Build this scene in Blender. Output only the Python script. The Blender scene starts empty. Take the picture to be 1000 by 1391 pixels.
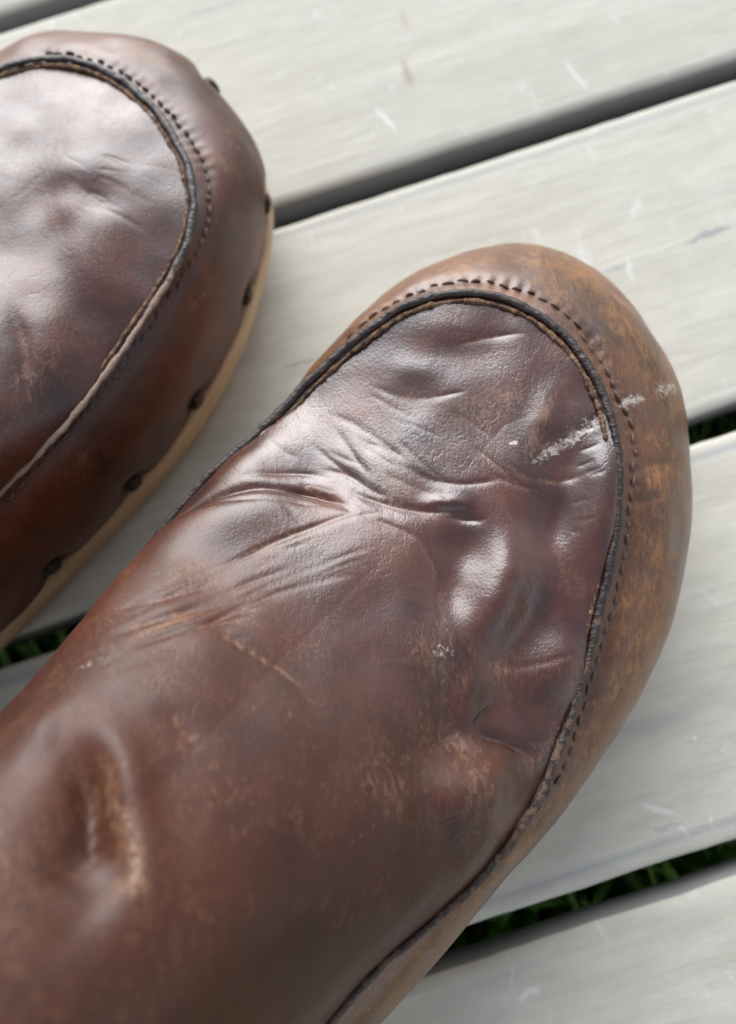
import bpy, math, random
import numpy as np
from mathutils import Matrix, Vector

# ================================================================ camera, light, exposure
scene = bpy.context.scene
COL = scene.collection
CAM_H = .20
TILT, ROLL = math.radians(13.418), math.radians(17.153)
nd = np.array([math.sin(ROLL) * math.sin(TILT), math.cos(ROLL) * math.sin(TILT), math.cos(TILT)])
ex = np.array([1., 0, 0]) - nd * nd[0]; ex /= np.linalg.norm(ex)
ey = np.cross(nd, ex)
cam_data = bpy.data.cameras.new('camera')
cam = bpy.data.objects.new('camera', cam_data); COL.objects.link(cam)
# world axes in camera terms: X = ex, Y = -ey, Z = -nd (image x right, y down, z forward)
right = Vector((ex[0], -ey[0], -nd[0])); down = Vector((ex[1], -ey[1], -nd[1])); fwd = Vector((ex[2], -ey[2], -nd[2]))
up = -down; back = -fwd
cam.matrix_world = Matrix(((right.x, up.x, back.x, 0), (right.y, up.y, back.y, 0), (right.z, up.z, back.z, CAM_H), (0, 0, 0, 1)))
cam_data.sensor_fit = 'VERTICAL'; cam_data.sensor_height = 24; cam_data.lens = 24 * 1004 / 1391
cam_data.clip_start = .002; cam_data.clip_end = 60
cam_data.dof.use_dof = True
cam_data.dof.focus_distance = (Vector((.008, .030, .058)) - Vector((0, 0, CAM_H))).dot(fwd)
cam_data.dof.aperture_fstop = 5.6
scene.camera = cam

SUN_EL, SUN_AZ = math.radians(32), math.radians(-14)      # azimuth from +Y, towards +X
world = bpy.data.worlds.new('World'); scene.world = world; world.use_nodes = True
wn = world.node_tree.nodes; wl = world.node_tree.links
bgn = wn['Background']; sky = wn.new('ShaderNodeTexSky'); sky.sky_type = 'NISHITA'
sky.sun_disc = False; sky.sun_elevation = SUN_EL; sky.sun_rotation = SUN_AZ
sky.air_density = 1.0; sky.dust_density = 1.5; sky.ozone_density = .4; sky.altitude = 0
hs = wn.new('ShaderNodeHueSaturation'); hs.inputs['Saturation'].default_value = .35      # thin overcast: a paler sky
wl.new(sky.outputs[0], hs.inputs['Color']); wl.new(hs.outputs[0], bgn.inputs[0]); bgn.inputs[1].default_value = .09
sun_data = bpy.data.lights.new('sun', 'SUN'); sun_data.energy = 1.5; sun_data.angle = math.radians(52); sun_data.color = (.94, .965, 1.0)
sun = bpy.data.objects.new('sun', sun_data); COL.objects.link(sun); sun.location = (0, 0, 2)
sd = Vector((math.sin(SUN_AZ) * math.cos(SUN_EL), math.cos(SUN_AZ) * math.cos(SUN_EL), math.sin(SUN_EL)))
sun.rotation_euler = sd.to_track_quat('Z', 'Y').to_euler()
scene.render.engine = 'CYCLES'
scene.view_settings.view_transform = 'Standard'; scene.view_settings.look = 'None'
scene.view_settings.exposure = 1.3; scene.view_settings.gamma = 1
scene.cycles.use_denoising = True
scene.cycles.max_bounces = 6
scene.cycles.use_adaptive_sampling = True; scene.cycles.adaptive_threshold = .02

# ================================================================ measured data (millimetres)
BOOT_RIGHT = {'A': [(-116.5, -109.3, 16.0), (-131.4, -80.1, 16.0), (-118.6, -48.9, 16.0), (-94.9, -16.4, 16.0), (-74.5, 12.3, 16.0), (-59.0, 36.4, 16.0),
       (-45.3, 47.5, 16.0), (-36.7, 56.1, 16.0), (-29.3, 65.6, 16.0), (-24.0, 74.2, 16.0), (-17.0, 82.3, 16.3), (-10.2, 89.7, 16.9),
       (-2.5, 96.4, 17.9), (6.5, 102.3, 18.8), (17.7, 106.1, 19.6), (28.2, 106.6, 19.9), (38.2, 103.7, 20.0), (47.5, 97.1, 20.0), (56.1, 85.6, 20.0),
       (60.9, 73.4, 19.8), (63.2, 58.1, 19.2), (62.8, 44.2, 18.2), (60.8, 30.8, 17.2), (57.7, 19.2, 16.4), (53.2, 8.1, 16.0), (47.1, -2.4, 16.0),
       (40.6, -11.9, 16.0), (33.2, -21.6, 16.0), (24.1, -31.7, 16.0), (16.9, -39.0, 16.0), (9.7, -47.0, 16.0), (2.7, -54.6, 16.0),
       (-3.5, -60.5, 16.0), (-11.1, -67.6, 16.0), (-27.2, -89.3, 16.0), (-51.9, -111.5, 16.0), (-83.5, -122.3, 16.0), (-116.5, -109.3, 16.0)],
 'B': [(-115.5, -110.1, 28.0), (-132.4, -79.3, 28.0), (-119.5, -48.1, 28.0), (-95.8, -15.6, 28.0), (-75.4, 13.1, 28.0), (-59.9, 37.1, 30.0),
       (-46.2, 48.3, 30.0), (-37.6, 56.9, 30.0), (-30.2, 66.4, 30.0), (-24.9, 75.0, 30.0), (-17.9, 83.1, 30.0), (-11.1, 90.5, 30.0),
       (-3.3, 97.3, 30.0), (6.0, 103.4, 30.0), (17.4, 107.3, 30.0), (28.2, 107.8, 30.0), (38.5, 104.9, 30.0), (48.0, 98.1, 30.0), (56.9, 86.4, 30.0),
       (61.9, 73.9, 30.0), (64.4, 58.2, 30.0), (63.9, 43.9, 30.0), (61.8, 30.1, 30.0), (58.6, 18.4, 30.0), (54.1, 7.4, 30.0), (48.0, -3.2, 30.0),
       (41.5, -12.7, 30.0), (34.1, -22.4, 30.0), (25.0, -32.5, 30.0), (17.8, -39.8, 30.0), (10.6, -47.8, 30.0), (3.6, -55.4, 30.0),
       (-2.6, -61.3, 30.0), (-10.2, -68.4, 30.0), (-26.3, -90.1, 28.0), (-51.0, -112.3, 28.0), (-82.6, -123.1, 28.0), (-115.5, -110.1, 28.0)],
 'S': [(-112.9, -107.1, 46.0), (-125.2, -80.3, 46.0), (-113.5, -53.3, 46.0), (-89.3, -21.3, 46.0), (-68.5, 7.0, 46.0), (-54.2, 33.8, 50.0),
       (-41.9, 43.7, 50.0), (-34.2, 51.0, 50.0), (-27.1, 58.7, 50.2), (-21.4, 64.6, 51.2), (-14.9, 69.7, 52.7), (-7.6, 75.0, 54.3),
       (-0.9, 78.8, 55.0), (5.9, 80.4, 55.0), (12.9, 80.5, 55.0), (19.9, 78.8, 55.0), (25.9, 75.2, 55.0), (31.7, 69.6, 55.0), (35.8, 62.9, 55.0),
       (38.3, 56.4, 55.0), (39.6, 48.4, 55.0), (40.0, 39.2, 54.8), (38.9, 30.5, 53.9), (37.2, 20.4, 52.2), (34.0, 9.1, 50.4), (30.6, -0.8, 50.0),
       (27.2, -10.4, 50.0), (22.6, -19.8, 50.0), (17.4, -28.3, 50.0), (10.3, -36.1, 50.0), (3.3, -41.6, 50.0), (-3.5, -46.6, 50.0),
       (-10.3, -51.9, 50.0), (-18.3, -60.6, 50.0), (-35.1, -82.3, 46.0), (-59.2, -105.1, 46.0), (-85.5, -115.3, 46.0), (-112.9, -107.1, 46.0)],
 'amap': [(-156, 10), (-100, 9), (-60, 6.2), (-40, 5.2), (-10, 3.4), (10, 2.2), (30, 1.2), (55, 0.25), (70, 0), (110, 0)],
 'heel': 4,
 'nails': [(16.1, -35.5, 43.9), (27.1, -24.2, 42.5), (55.0, 13.8, 34.5), (60.6, 43.7, 37.1), (58.6, 74.9, 34.7), (41.7, 96.4, 37.3)],
 'over_left': [(-120, 0), (-60, -1), (-20, 1.5), (0, 1), (20, 0)],
 'over_right': [(-120, 0), (-60, -4), (-20, -2), (10, 0), (30, 0)],
 'spine': [(50, -20, 55), (30, -20, 57), (10, -20, 61), (-8, -20, 70), (-24, -19, 83), (-40, -18, 96), (-55, -18, 110), (-66, -17, 128),
           (-72, -16, 152), (-74, -16, 178)],
 'stitch': [(-15.5, 75.4, 47.0), (-7.1, 81.5, 48.7), (-0.4, 84.7, 49.7), (5.2, 86.2, 50.2), (12.8, 86.6, 50.7), (20.6, 84.6, 51.1),
            (28.4, 80.7, 51.1), (34.2, 75.5, 51.1), (37.6, 69.2, 51.5), (40.6, 63.4, 51.5), (42.6, 56.7, 51.5), (45.1, 50.5, 50.8),
            (44.7, 41.9, 50.9), (43.0, 32.5, 50.6), (41.1, 23.8, 49.7), (39.3, 15.0, 48.3), (35.9, 4.8, 47.4), (32.5, -3.6, 47.1),
            (28.8, -14.9, 46.2), (25.6, -20.1, 46.2), (19.9, -27.5, 46.5)],
 'strokes': [('valley', 1.5, 1.2,
              [(-51.1, 31.5, 55.0), (-45.3, 33.6, 58.0), (-39.3, 35.5, 58.4), (-33.4, 37.0, 58.1), (-27.4, 37.4, 58.0), (-22.3, 37.0, 58.1),
               (-17.1, 35.4, 58.4), (-11.9, 32.7, 58.8)]),
             ('wear', 0.6, 0.7,
              [(-51.1, 31.5, 55.0), (-45.3, 33.6, 58.0), (-39.3, 35.5, 58.4), (-33.4, 37.0, 58.1), (-27.4, 37.4, 58.0), (-22.3, 37.0, 58.1)]),
             ('ridge', 1.0, 5.0, [(-43.4, 35.5, 57.1), (-34.6, 43.2, 54.2), (-25.5, 49.4, 53.3), (-17.8, 53.8, 53.6)]),
             ('fold', 0.5, 6, [(-42.9, 31.9, 60.4), (-33.5, 42.1, 55.1), (-24.7, 48.2, 53.9), (-13.8, 53.1, 54.4)]),
             ('valley', 0.9, 4, [(-33.8, 39.4, 56.6), (-23.4, 41.6, 56.4), (-12.7, 38.7, 57.5), (-3.8, 39.4, 57.1)]),
             ('ridge', 1.0, 5.5, [(-50.1, 20.5, 68.3), (-44.8, 26.7, 64.3), (-37.4, 30.6, 62.0), (-27.8, 33.1, 60.0), (-17.6, 32.4, 59.4)]),
             ('fold', 0.6, 6.5, [(-52.2, 16.0, 71.5), (-46.9, 21.9, 68.0), (-39.3, 26.9, 64.5), (-30.8, 29.5, 62.2), (-15.4, 31.6, 59.4)]),
             ('valley', 0.45, 3, [(-8.0, 66.3, 54.1), (3.3, 66.9, 55.1), (10.9, 66.1, 55.1), (17.9, 66.7, 55.0), (23.4, 68.9, 55.0)]),
             ('ridge', 0.2, 2.2, [(-6.9, 65.5, 54.3), (-0.7, 64.0, 54.9), (7.8, 62.7, 55.2)]),
             ('ridge', 0.35, 2.5, [(-0.5, 71.6, 54.8), (8.8, 72.9, 55.1), (19.6, 71.7, 55.0)]),
             ('ridge', 0.5, 2, [(29.8, 63.1, 55.0), (26.0, 53.5, 55.0), (21.9, 43.7, 55.4)]),
             ('wear', 0.6, 1.6, [(30.1, 63.8, 55.0), (26.0, 53.5, 55.0), (21.6, 43.2, 55.4), (19.5, 36.4, 55.7)]),
             ('fold', 1.7, 4.2, [(37.4, 54.1, 55.0), (34.8, 43.8, 55.0), (32.1, 31.8, 54.4), (28.3, 19.0, 53.4)]),
             ('valley', 1.0, 5, [(24.9, 40.9, 55.3), (25.7, 29.0, 54.8), (25.3, 18.8, 54.1), (23.5, 10.3, 54.0)]),
             ('valley', 0.7, 1.1, [(-14.2, 37.3, 57.8), (-3.9, 33.2, 58.1), (4.2, 32.6, 57.4), (12.8, 32.9, 56.5)]),
             ('ridge', 0.6, 1.2, [(-1.1, 34.3, 57.7), (6.2, 34.0, 57.1), (12.1, 33.5, 56.5)]),
             ('valley', 0.5, 0.9, [(4.7, 31.7, 57.4), (10.5, 30.9, 56.8), (14.6, 30.9, 56.3)]),
             ('crackle', 1.0, 9, [(-14.5, 46.2, 55.7), (-5.4, 41.1, 56.9), (3.5, 37.8, 56.9)]),
             ('wear', 0.55, 6, [(-12.8, 41.2, 56.9), (-5.4, 38.7, 57.3), (3.5, 37.8, 56.9)]),
             ('crackle', 0.9, 6, [(8.1, 47.3, 55.9), (16.8, 40.9, 55.8), (22.4, 34.9, 55.5)]),
             ('crackle', 0.7, 5, [(-34.5, 50.7, 48.7), (-22.4, 52.2, 53.1)]),
             ('fold', 2.6, 5.5, [(17.9, 33.3, 55.9), (13.5, 23.0, 56.7), (9.9, 12.9, 58.1), (8.2, 4.6, 59.6)]),
             ('fold', 1.3, 3, [(12.3, 4.7, 58.0), (8.2, -0.7, 60.5), (8.5, -7.8, 61.5), (12.3, -11.1, 59.6)]),
             ('dent', 1.8, 5.5, [(15.1, -5.0, 57.6), (16.4, -5.0, 56.9)]),
             ('fold', 2.0, 5.5, [(31.7, 12.5, 51.8), (23.7, 6.2, 53.7), (17.7, -2.8, 56.1)]),
             ('valley', 1.2, 1.1, [(9.0, -8.5, 61.3), (13.4, -10.1, 58.8), (18.1, -12.0, 55.7), (22.7, -15.9, 50.7)]),
             ('fold', 3.0, 6.0, [(18.1, -12.6, 55.7), (8.7, -14.4, 62.2), (2.0, -17.1, 67.4), (-1.7, -21.8, 70.8)]),
             ('valley', 1.0, 5, [(-4.0, -21.5, 72.7), (4.6, -23.7, 65.4), (14.1, -24.1, 56.6)]),
             ('wear', 0.35, 1.0, [(2.0, -22.3, 67.7), (6.4, -26.0, 63.3), (11.3, -29.6, 56.5)]),
             ('dome', 1.2, 13, [(-6.7, 18.2, 61.3), (-3.3, 16.8, 60.9)]),
             ('valley', 0.8, 7, [(-20.3, 19.3, 64.6), (-13.1, 9.6, 66.1), (-1.5, -4.6, 66.4)]),
             ('valley', 0.3, 0.6, [(-35.8, 9.9, 75.8), (-29.8, 5.6, 75.9), (-23.5, 1.8, 74.7), (-19.0, -1.9, 74.8), (-15.3, -5.3, 74.6)]),
             ('wear', 0.85, 0.35, [(-35.2, 9.3, 76.0), (-29.8, 5.6, 75.9), (-23.5, 1.8, 74.7), (-19.0, -1.9, 74.8), (-15.3, -5.3, 74.6)]),
             ('wear', 0.5, 0.6, [(-41.2, -3.1, 86.8), (-35.9, -6.3, 86.7), (-32.7, -11.1, 87.9)]),
             ('valley', 0.5, 1.5, [(-41.2, -3.1, 86.8), (-35.9, -6.3, 86.7), (-32.7, -11.1, 87.9)]),
             ('pale', 0.5, 0.6, [(-56.1, 1.2, 83.9), (-51.2, 2.8, 83.5), (-46.6, 4.2, 82.5)]),
             ('pale', 0.45, 0.5, [(-64.8, -1.0, 81.3), (-62.2, 2.3, 78.8), (-58.2, 5.3, 78.2)]),
             ('fold', 2.2, 2.8,
              [(-53.4, -6.2, 91.9), (-47.4, -8.7, 93.0), (-43.6, -13.0, 94.8), (-41.3, -18.0, 96.7), (-38.7, -23.8, 98.8), (-36.8, -30.1, 100.7),
               (-36.0, -36.6, 101.6)]),
             ('valley', 2.2, 2.1, [(-52.9, -6.8, 92.4), (-46.9, -11.5, 95.1), (-43.3, -18.2, 98.1), (-40.9, -25.8, 101.3), (-38.7, -33.3, 103.4)]),
             ('valley', 0.9, 4, [(-54.8, -6.9, 92.8), (-48.0, -15.2, 98.5), (-43.7, -23.2, 101.4), (-40.7, -31.6, 104.4)]),
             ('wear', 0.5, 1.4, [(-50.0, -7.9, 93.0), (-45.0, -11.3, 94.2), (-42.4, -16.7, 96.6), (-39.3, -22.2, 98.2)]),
             ('ridge', 0.8, 3, [(-60.2, -7.7, 93.8), (-57.2, -6.4, 92.2), (-51.0, -6.7, 92.1)]),
             ('wear', 0.4, 6, [(-51.2, -20.7, 104.8), (-48.9, -24.1, 105.6)]),
             ('pale', 0.68, 1.2, [(43.6, 56.5, 51.1), (37.2, 51.4, 55.0), (31.0, 47.4, 55.1), (25.8, 44.6, 55.2), (19.7, 40.9, 55.6)]),
             ('pale', 0.3, 3, [(34.9, 50.1, 55.0), (28.7, 45.8, 55.2)]), ('pale', 1.3, 0.35, [(19.1, 46.8, 55.3), (20.0, 46.9, 55.3)]),
             ('pale', 0.45, 2.2, [(2.1, 7.2, 61.4), (3.8, 5.3, 61.2), (4.0, 2.6, 61.7)]), ('wear', 0.5, 4, [(2.6, 5.8, 61.5), (5.3, 3.2, 61.0)]),
             ('wear', 0.3, 6, [(-11.7, -21.7, 78.8), (-4.0, -14.9, 71.4), (-1.4, -6.8, 67.1)]),
             ('wear', 0.5, 4, [(11.3, 53.7, 55.4), (19.0, 56.9, 55.0)]),
             ('wear', 0.45, 5, [(-50.8, 15.8, 72.3), (-40.6, 18.7, 70.7), (-32.2, 22.1, 66.6)]),
             ('wear', 0.25, 8, [(-34.2, -13.0, 89.9), (-25.7, -18.2, 87.9)]), ('wear', 0.3, 6, [(-12.7, 34.7, 58.4), (-6.8, 28.6, 59.1)]),
             ('pale@p', 0.7, 1.2, [(39.1, 53.5, 53.7), (43.6, 56.5, 51.1), (46.8, 57.9, 49.5), (51.6, 60.3, 46.5)]),
             ('pale@p', 0.6, 1.6, [(47.8, 58.7, 48.9), (53.7, 61.9, 44.7), (61.9, 66.6, 32.4)]),
             ('wear@p', 0.95, 2.0, [(38.2, 75.6, 49.9), (38.9, 70.9, 50.7), (42.2, 64.5, 50.7)]),
             ('wear@p', 0.7, 2.5, [(30.3, 95.5, 43.8), (40.5, 91.4, 42.2), (48.4, 84.0, 41.2), (55.2, 72.3, 40.4)]),
             ('wear@p', 0.85, 2.2, [(43.7, 54.5, 51.2), (48.1, 50.2, 49.3), (51.9, 49.2, 47.0)]),
             ('wear@p', 0.9, 1.8, [(43.6, 37.5, 51.0), (48.2, 39.9, 48.9), (53.8, 42.4, 45.3)]),
             ('wear@p', 0.7, 3, [(45.5, 32.7, 49.4), (48.8, 24.3, 45.9), (46.6, 18.3, 45.6)]),
             ('wear@p', 0.6, 2.5, [(-0.5, 85.1, 49.4), (9.6, 88.8, 49.4), (21.0, 90.0, 48.8)]),
             ('wear@p', 0.7, 2, [(17.9, -33.5, 44.1), (23.7, -24.5, 45.4), (31.6, -14.9, 44.3)]),
             ('dark@p', 0.55, 4, [(38.0, 83.7, 47.3), (39.1, 75.5, 49.6)]), ('dark@p', 0.45, 3, [(46.8, 54.2, 49.8), (53.8, 56.4, 45.3)]),
             ('dark@p', 0.3, 5, [(29.7, 92.1, 46.1), (23.2, 94.3, 46.1)]),
             ('valley@p', 0.7, 1.0, [(35.9, 75.1, 50.7), (37.9, 70.0, 51.3), (41.5, 63.8, 51.1)]),
             ('ridge@p', 0.35, 1.4, [(38.0, 76.9, 49.6), (40.7, 70.0, 50.3), (43.7, 63.2, 50.3)]),
             ('valley@p', 0.35, 1.2, [(42.4, 41.5, 51.9), (51.4, 44.3, 47.3), (59.9, 47.5, 38.6)]),
             ('valley@p', 0.4, 1.0, [(41.5, 33.9, 51.5), (47.3, 35.9, 49.0), (52.0, 38.5, 46.3)]),
             ('ridge@p', 0.6, 4, [(47.9, 45.4, 49.4), (49.8, 33.2, 47.1), (46.8, 19.7, 45.9)]),
             ('valley', 0.27, 0.8, [(-18.1, 53.2, 53.7), (-14.7, 48.0, 55.2), (-11.3, 42.8, 56.6), (-8.3, 39.5, 57.2)]),
             ('wear', 0.5, 0.45, [(-18.1, 53.2, 53.7), (-14.7, 48.0, 55.2), (-11.3, 42.8, 56.6), (-8.3, 39.5, 57.2)]),
             ('valley', 0.3, 0.9, [(-20.8, 42.8, 56.1), (-14.3, 40.9, 56.9), (-9.8, 37.5, 57.7), (-3.9, 34.7, 57.8)]),
             ('wear', 0.5, 0.45, [(-20.8, 42.8, 56.1), (-14.3, 40.9, 56.9), (-9.8, 37.5, 57.7), (-3.9, 34.7, 57.8)]),
             ('valley', 0.24, 0.8, [(-31.8, 50.1, 51.4), (-27.7, 46.3, 54.1), (-23.7, 44.8, 55.2)]),
             ('wear', 0.5, 0.45, [(-31.8, 50.1, 51.4), (-27.7, 46.3, 54.1), (-23.7, 44.8, 55.2)]),
             ('valley', 0.24, 0.8, [(-19.5, 55.7, 52.9), (-13.9, 52.8, 54.4), (-6.9, 47.6, 55.9), (-1.0, 41.7, 56.8)]),
             ('wear', 0.5, 0.45, [(-19.5, 55.7, 52.9), (-13.9, 52.8, 54.4), (-6.9, 47.6, 55.9), (-1.0, 41.7, 56.8)]),
             ('valley', 0.36, 1.0, [(-40.1, 38.1, 56.2), (-32.4, 40.2, 56.3), (-24.0, 41.7, 56.3), (-16.6, 39.9, 57.1)]),
             ('wear', 0.5, 0.45, [(-40.1, 38.1, 56.2), (-32.4, 40.2, 56.3), (-24.0, 41.7, 56.3), (-16.6, 39.9, 57.1)]),
             ('valley', 0.24, 0.9, [(-12.5, 30.9, 59.3), (-5.4, 29.2, 58.8), (2.4, 25.3, 58.4)]),
             ('wear', 0.5, 0.45, [(-12.5, 30.9, 59.3), (-5.4, 29.2, 58.8), (2.4, 25.3, 58.4)]),
             ('valley', 0.24, 0.9, [(7.1, 68.4, 55.1), (14.9, 70.5, 55.0), (24.4, 71.2, 55.0)]),
             ('wear', 0.5, 0.45, [(7.1, 68.4, 55.1), (14.9, 70.5, 55.0), (24.4, 71.2, 55.0)]),
             ('valley', 0.24, 0.8, [(-1.0, 41.0, 56.8), (7.8, 38.2, 56.6), (18.1, 39.4, 55.8)]),
             ('wear', 0.5, 0.45, [(-1.0, 41.0, 56.8), (7.8, 38.2, 56.6), (18.1, 39.4, 55.8)]),
             ('valley', 0.18, 0.7, [(18.2, 41.0, 55.7), (26.9, 39.0, 55.2), (35.2, 40.8, 54.9)]),
             ('wear', 0.5, 0.45, [(18.2, 41.0, 55.7), (26.9, 39.0, 55.2), (35.2, 40.8, 54.9)]),
             ('valley', 0.18, 0.7, [(-10.1, 61.3, 54.0), (-0.7, 57.4, 55.3), (11.4, 58.7, 55.2)]),
             ('wear', 0.5, 0.45, [(-10.1, 61.3, 54.0), (-0.7, 57.4, 55.3), (11.4, 58.7, 55.2)]),
             ('valley', 0.21, 0.7, [(9.5, 6.0, 58.9), (16.4, 2.6, 56.5), (23.9, 3.3, 53.4), (31.6, 6.2, 50.9)]),
             ('wear', 0.5, 0.45, [(9.5, 6.0, 58.9), (16.4, 2.6, 56.5), (23.9, 3.3, 53.4), (31.6, 6.2, 50.9)]),
             ('valley', 0.21, 0.7, [(-1.1, 28.7, 58.4), (3.0, 21.2, 58.8), (4.2, 12.8, 59.7), (2.6, 5.8, 61.5)]),
             ('wear', 0.5, 0.45, [(-1.1, 28.7, 58.4), (3.0, 21.2, 58.8), (4.2, 12.8, 59.7), (2.6, 5.8, 61.5)]),
             ('valley', 0.24, 0.8, [(-46.7, 32.1, 58.7), (-37.2, 33.1, 60.3), (-27.3, 34.0, 59.5), (-18.3, 33.2, 59.2)]),
             ('wear', 0.5, 0.45, [(-46.7, 32.1, 58.7), (-37.2, 33.1, 60.3), (-27.3, 34.0, 59.5), (-18.3, 33.2, 59.2)]),
             ('valley', 0.18, 0.7, [(17.3, -12.6, 56.3), (21.9, -11.5, 53.2), (26.8, -12.5, 47.8)]),
             ('wear', 0.5, 0.45, [(17.3, -12.6, 56.3), (21.9, -11.5, 53.2), (26.8, -12.5, 47.8)]),
             ('valley', 0.21, 0.8, [(8.9, -9.2, 61.5), (5.0, -10.2, 64.1), (1.6, -12.3, 66.8)]),
             ('wear', 0.5, 0.45, [(8.9, -9.2, 61.5), (5.0, -10.2, 64.1), (1.6, -12.3, 66.8)]),
             ('valley', 0.13416788627559822, 0.44438563513806356,
              [(-54.5, 9.6, 76.2), (-48.4, 13.3, 75.1), (-42.5, 17.2, 72.0), (-37.4, 18.5, 70.2)]),
             ('valley', 0.07127791798211641, 0.46196999145990714,
              [(-52.7, 9.2, 77.4), (-49.1, 12.6, 75.5), (-44.7, 14.6, 74.3), (-40.7, 15.2, 73.3)]),
             ('valley', 0.10209466763436598, 0.4178692414530781, [(-37.7, 8.3, 77.6), (-29.9, 14.5, 70.5), (-20.8, 19.4, 64.8), (-11.8, 23.2, 61.2)]),
             ('valley', 0.09553406474449053, 0.5197824944379978,
              [(-35.4, 14.1, 72.7), (-30.1, 17.8, 68.6), (-24.4, 19.9, 65.6), (-18.9, 20.5, 63.8)]),
             ('valley', 0.10183640947264924, 0.4685686530844312, [(-55.6, 6.0, 79.1), (-46.8, 11.6, 76.7), (-38.9, 15.7, 72.6), (-32.1, 19.0, 68.5)]),
             ('valley', 0.11143818819417314, 0.5808630203061316, [(-53.5, 5.3, 80.7), (-48.7, 7.9, 79.5), (-44.3, 10.2, 77.7), (-40.0, 10.8, 76.5)]),
             ('wear', 0.5277246089180792, 0.35, [(-53.5, 5.3, 80.7), (-48.7, 7.9, 79.5), (-44.3, 10.2, 77.7), (-40.0, 10.8, 76.5)]),
             ('valley', 0.12670210696076703, 0.5791855558223645, [(-50.5, 2.1, 84.1), (-44.2, 5.9, 80.9), (-38.2, 9.2, 77.1), (-32.1, 11.6, 73.2)]),
             ('valley', 0.1182561518609882, 0.5635855601396506, [(-37.7, 7.0, 78.5), (-34.2, 10.5, 74.8), (-31.0, 11.5, 72.8), (-27.8, 12.5, 70.8)]),
             ('wear', 0.5861368421639327, 0.35, [(-37.7, 7.0, 78.5), (-34.2, 10.5, 74.8), (-31.0, 11.5, 72.8), (-27.8, 12.5, 70.8)]),
             ('valley', 0.13621202423034906, 0.47254485338506885,
              [(-47.6, 12.4, 75.9), (-42.3, 14.5, 74.1), (-36.3, 16.6, 71.3), (-31.0, 18.2, 68.7)]),
             ('wear', 0.5436959959395009, 0.35, [(-47.6, 12.4, 75.9), (-42.3, 14.5, 74.1), (-36.3, 16.6, 71.3), (-31.0, 18.2, 68.7)]),
             ('valley', 0.054498160333076896, 0.4981335231403486,
              [(-32.1, 18.0, 69.1), (-27.5, 21.6, 65.7), (-22.0, 25.4, 62.6), (-17.2, 26.6, 61.2)]),
             ('wear', 0.9489364371896406, 0.35, [(-32.1, 18.0, 69.1), (-27.5, 21.6, 65.7), (-22.0, 25.4, 62.6), (-17.2, 26.6, 61.2)]),
             ('valley', 0.054055610329633685, 0.48424419230744553,
              [(-54.6, 3.2, 82.4), (-46.8, 7.3, 80.0), (-39.6, 10.4, 76.7), (-32.8, 13.2, 72.4)]),
             ('wear', 0.9001851874778167, 0.35, [(-54.6, 3.2, 82.4), (-46.8, 7.3, 80.0), (-39.6, 10.4, 76.7), (-32.8, 13.2, 72.4)]),
             ('valley', 0.06558719445579908, 0.41025474502299053,
              [(-36.5, 14.1, 73.0), (-32.9, 16.8, 70.1), (-28.8, 19.3, 67.3), (-25.5, 20.3, 65.8)]),
             ('valley', 0.06021994782471532, 0.4421842588930245, [(-41.4, 4.3, 81.6), (-36.5, 7.4, 77.8), (-31.1, 9.4, 74.2), (-25.8, 10.0, 71.3)]),
             ('valley', 0.12202054074521139, 0.5371919703500038,
              [(-33.1, 10.5, 74.3), (-28.3, 13.8, 70.3), (-22.2, 16.6, 66.5), (-16.8, 17.4, 64.3)]),
             ('wear', 0.9152599832153456, 0.35, [(-33.1, 10.5, 74.3), (-28.3, 13.8, 70.3), (-22.2, 16.6, 66.5), (-16.8, 17.4, 64.3)]),
             ('valley', 0.15653884596853385, 0.533437983477582, [(-34.0, 22.1, 67.0), (-23.3, 26.3, 62.4), (-12.0, 31.2, 59.2), (-1.8, 32.6, 57.9)]),
             ('wear', 0.5752695263142417, 0.35, [(-34.0, 22.1, 67.0), (-23.3, 26.3, 62.4), (-12.0, 31.2, 59.2), (-1.8, 32.6, 57.9)]),
             ('valley', 0.14640659427871777, 0.4231779938873398,
              [(-40.9, 10.5, 76.9), (-33.6, 13.3, 72.7), (-25.4, 17.4, 67.2), (-17.8, 18.5, 64.2)]),
             ('valley', 0.13509312448112007, 0.49430202382092897,
              [(-36.3, 9.2, 76.4), (-30.1, 12.6, 71.7), (-23.1, 14.9, 67.6), (-16.5, 16.3, 64.6)]),
             ('valley', 0.13443374363107893, 0.5045972584263022, [(-64.5, 7.0, 68.1), (-54.6, 11.2, 74.6), (-45.9, 13.3, 75.3), (-39.8, 15.5, 73.0)]),
             ('wear', 0.8769600332238575, 0.35, [(-64.5, 7.0, 68.1), (-54.6, 11.2, 74.6), (-45.9, 13.3, 75.3), (-39.8, 15.5, 73.0)]),
             ('valley', 0.15629064689581376, 0.4190239341217194,
              [(-37.5, 19.8, 69.4), (-30.7, 24.1, 65.1), (-22.8, 27.7, 61.8), (-15.7, 30.3, 59.8)]),
             ('wear', 0.779432779247009, 0.35, [(-37.5, 19.8, 69.4), (-30.7, 24.1, 65.1), (-22.8, 27.7, 61.8), (-15.7, 30.3, 59.8)]),
             ('valley', 0.08325360135937086, 0.5672883949856127,
              [(-34.7, 15.2, 71.7), (-28.6, 18.1, 67.9), (-21.9, 21.7, 64.1), (-15.7, 22.3, 62.3)]),
             ('valley', 0.14944795705777927, 0.5421023416052875, [(-38.1, 18.1, 70.6), (-29.3, 24.3, 64.7), (-19.1, 29.4, 60.5), (-9.8, 33.1, 58.6)]),
             ('wear', 0.6403177131297348, 0.35, [(-38.1, 18.1, 70.6), (-29.3, 24.3, 64.7), (-19.1, 29.4, 60.5), (-9.8, 33.1, 58.6)]),
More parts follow.
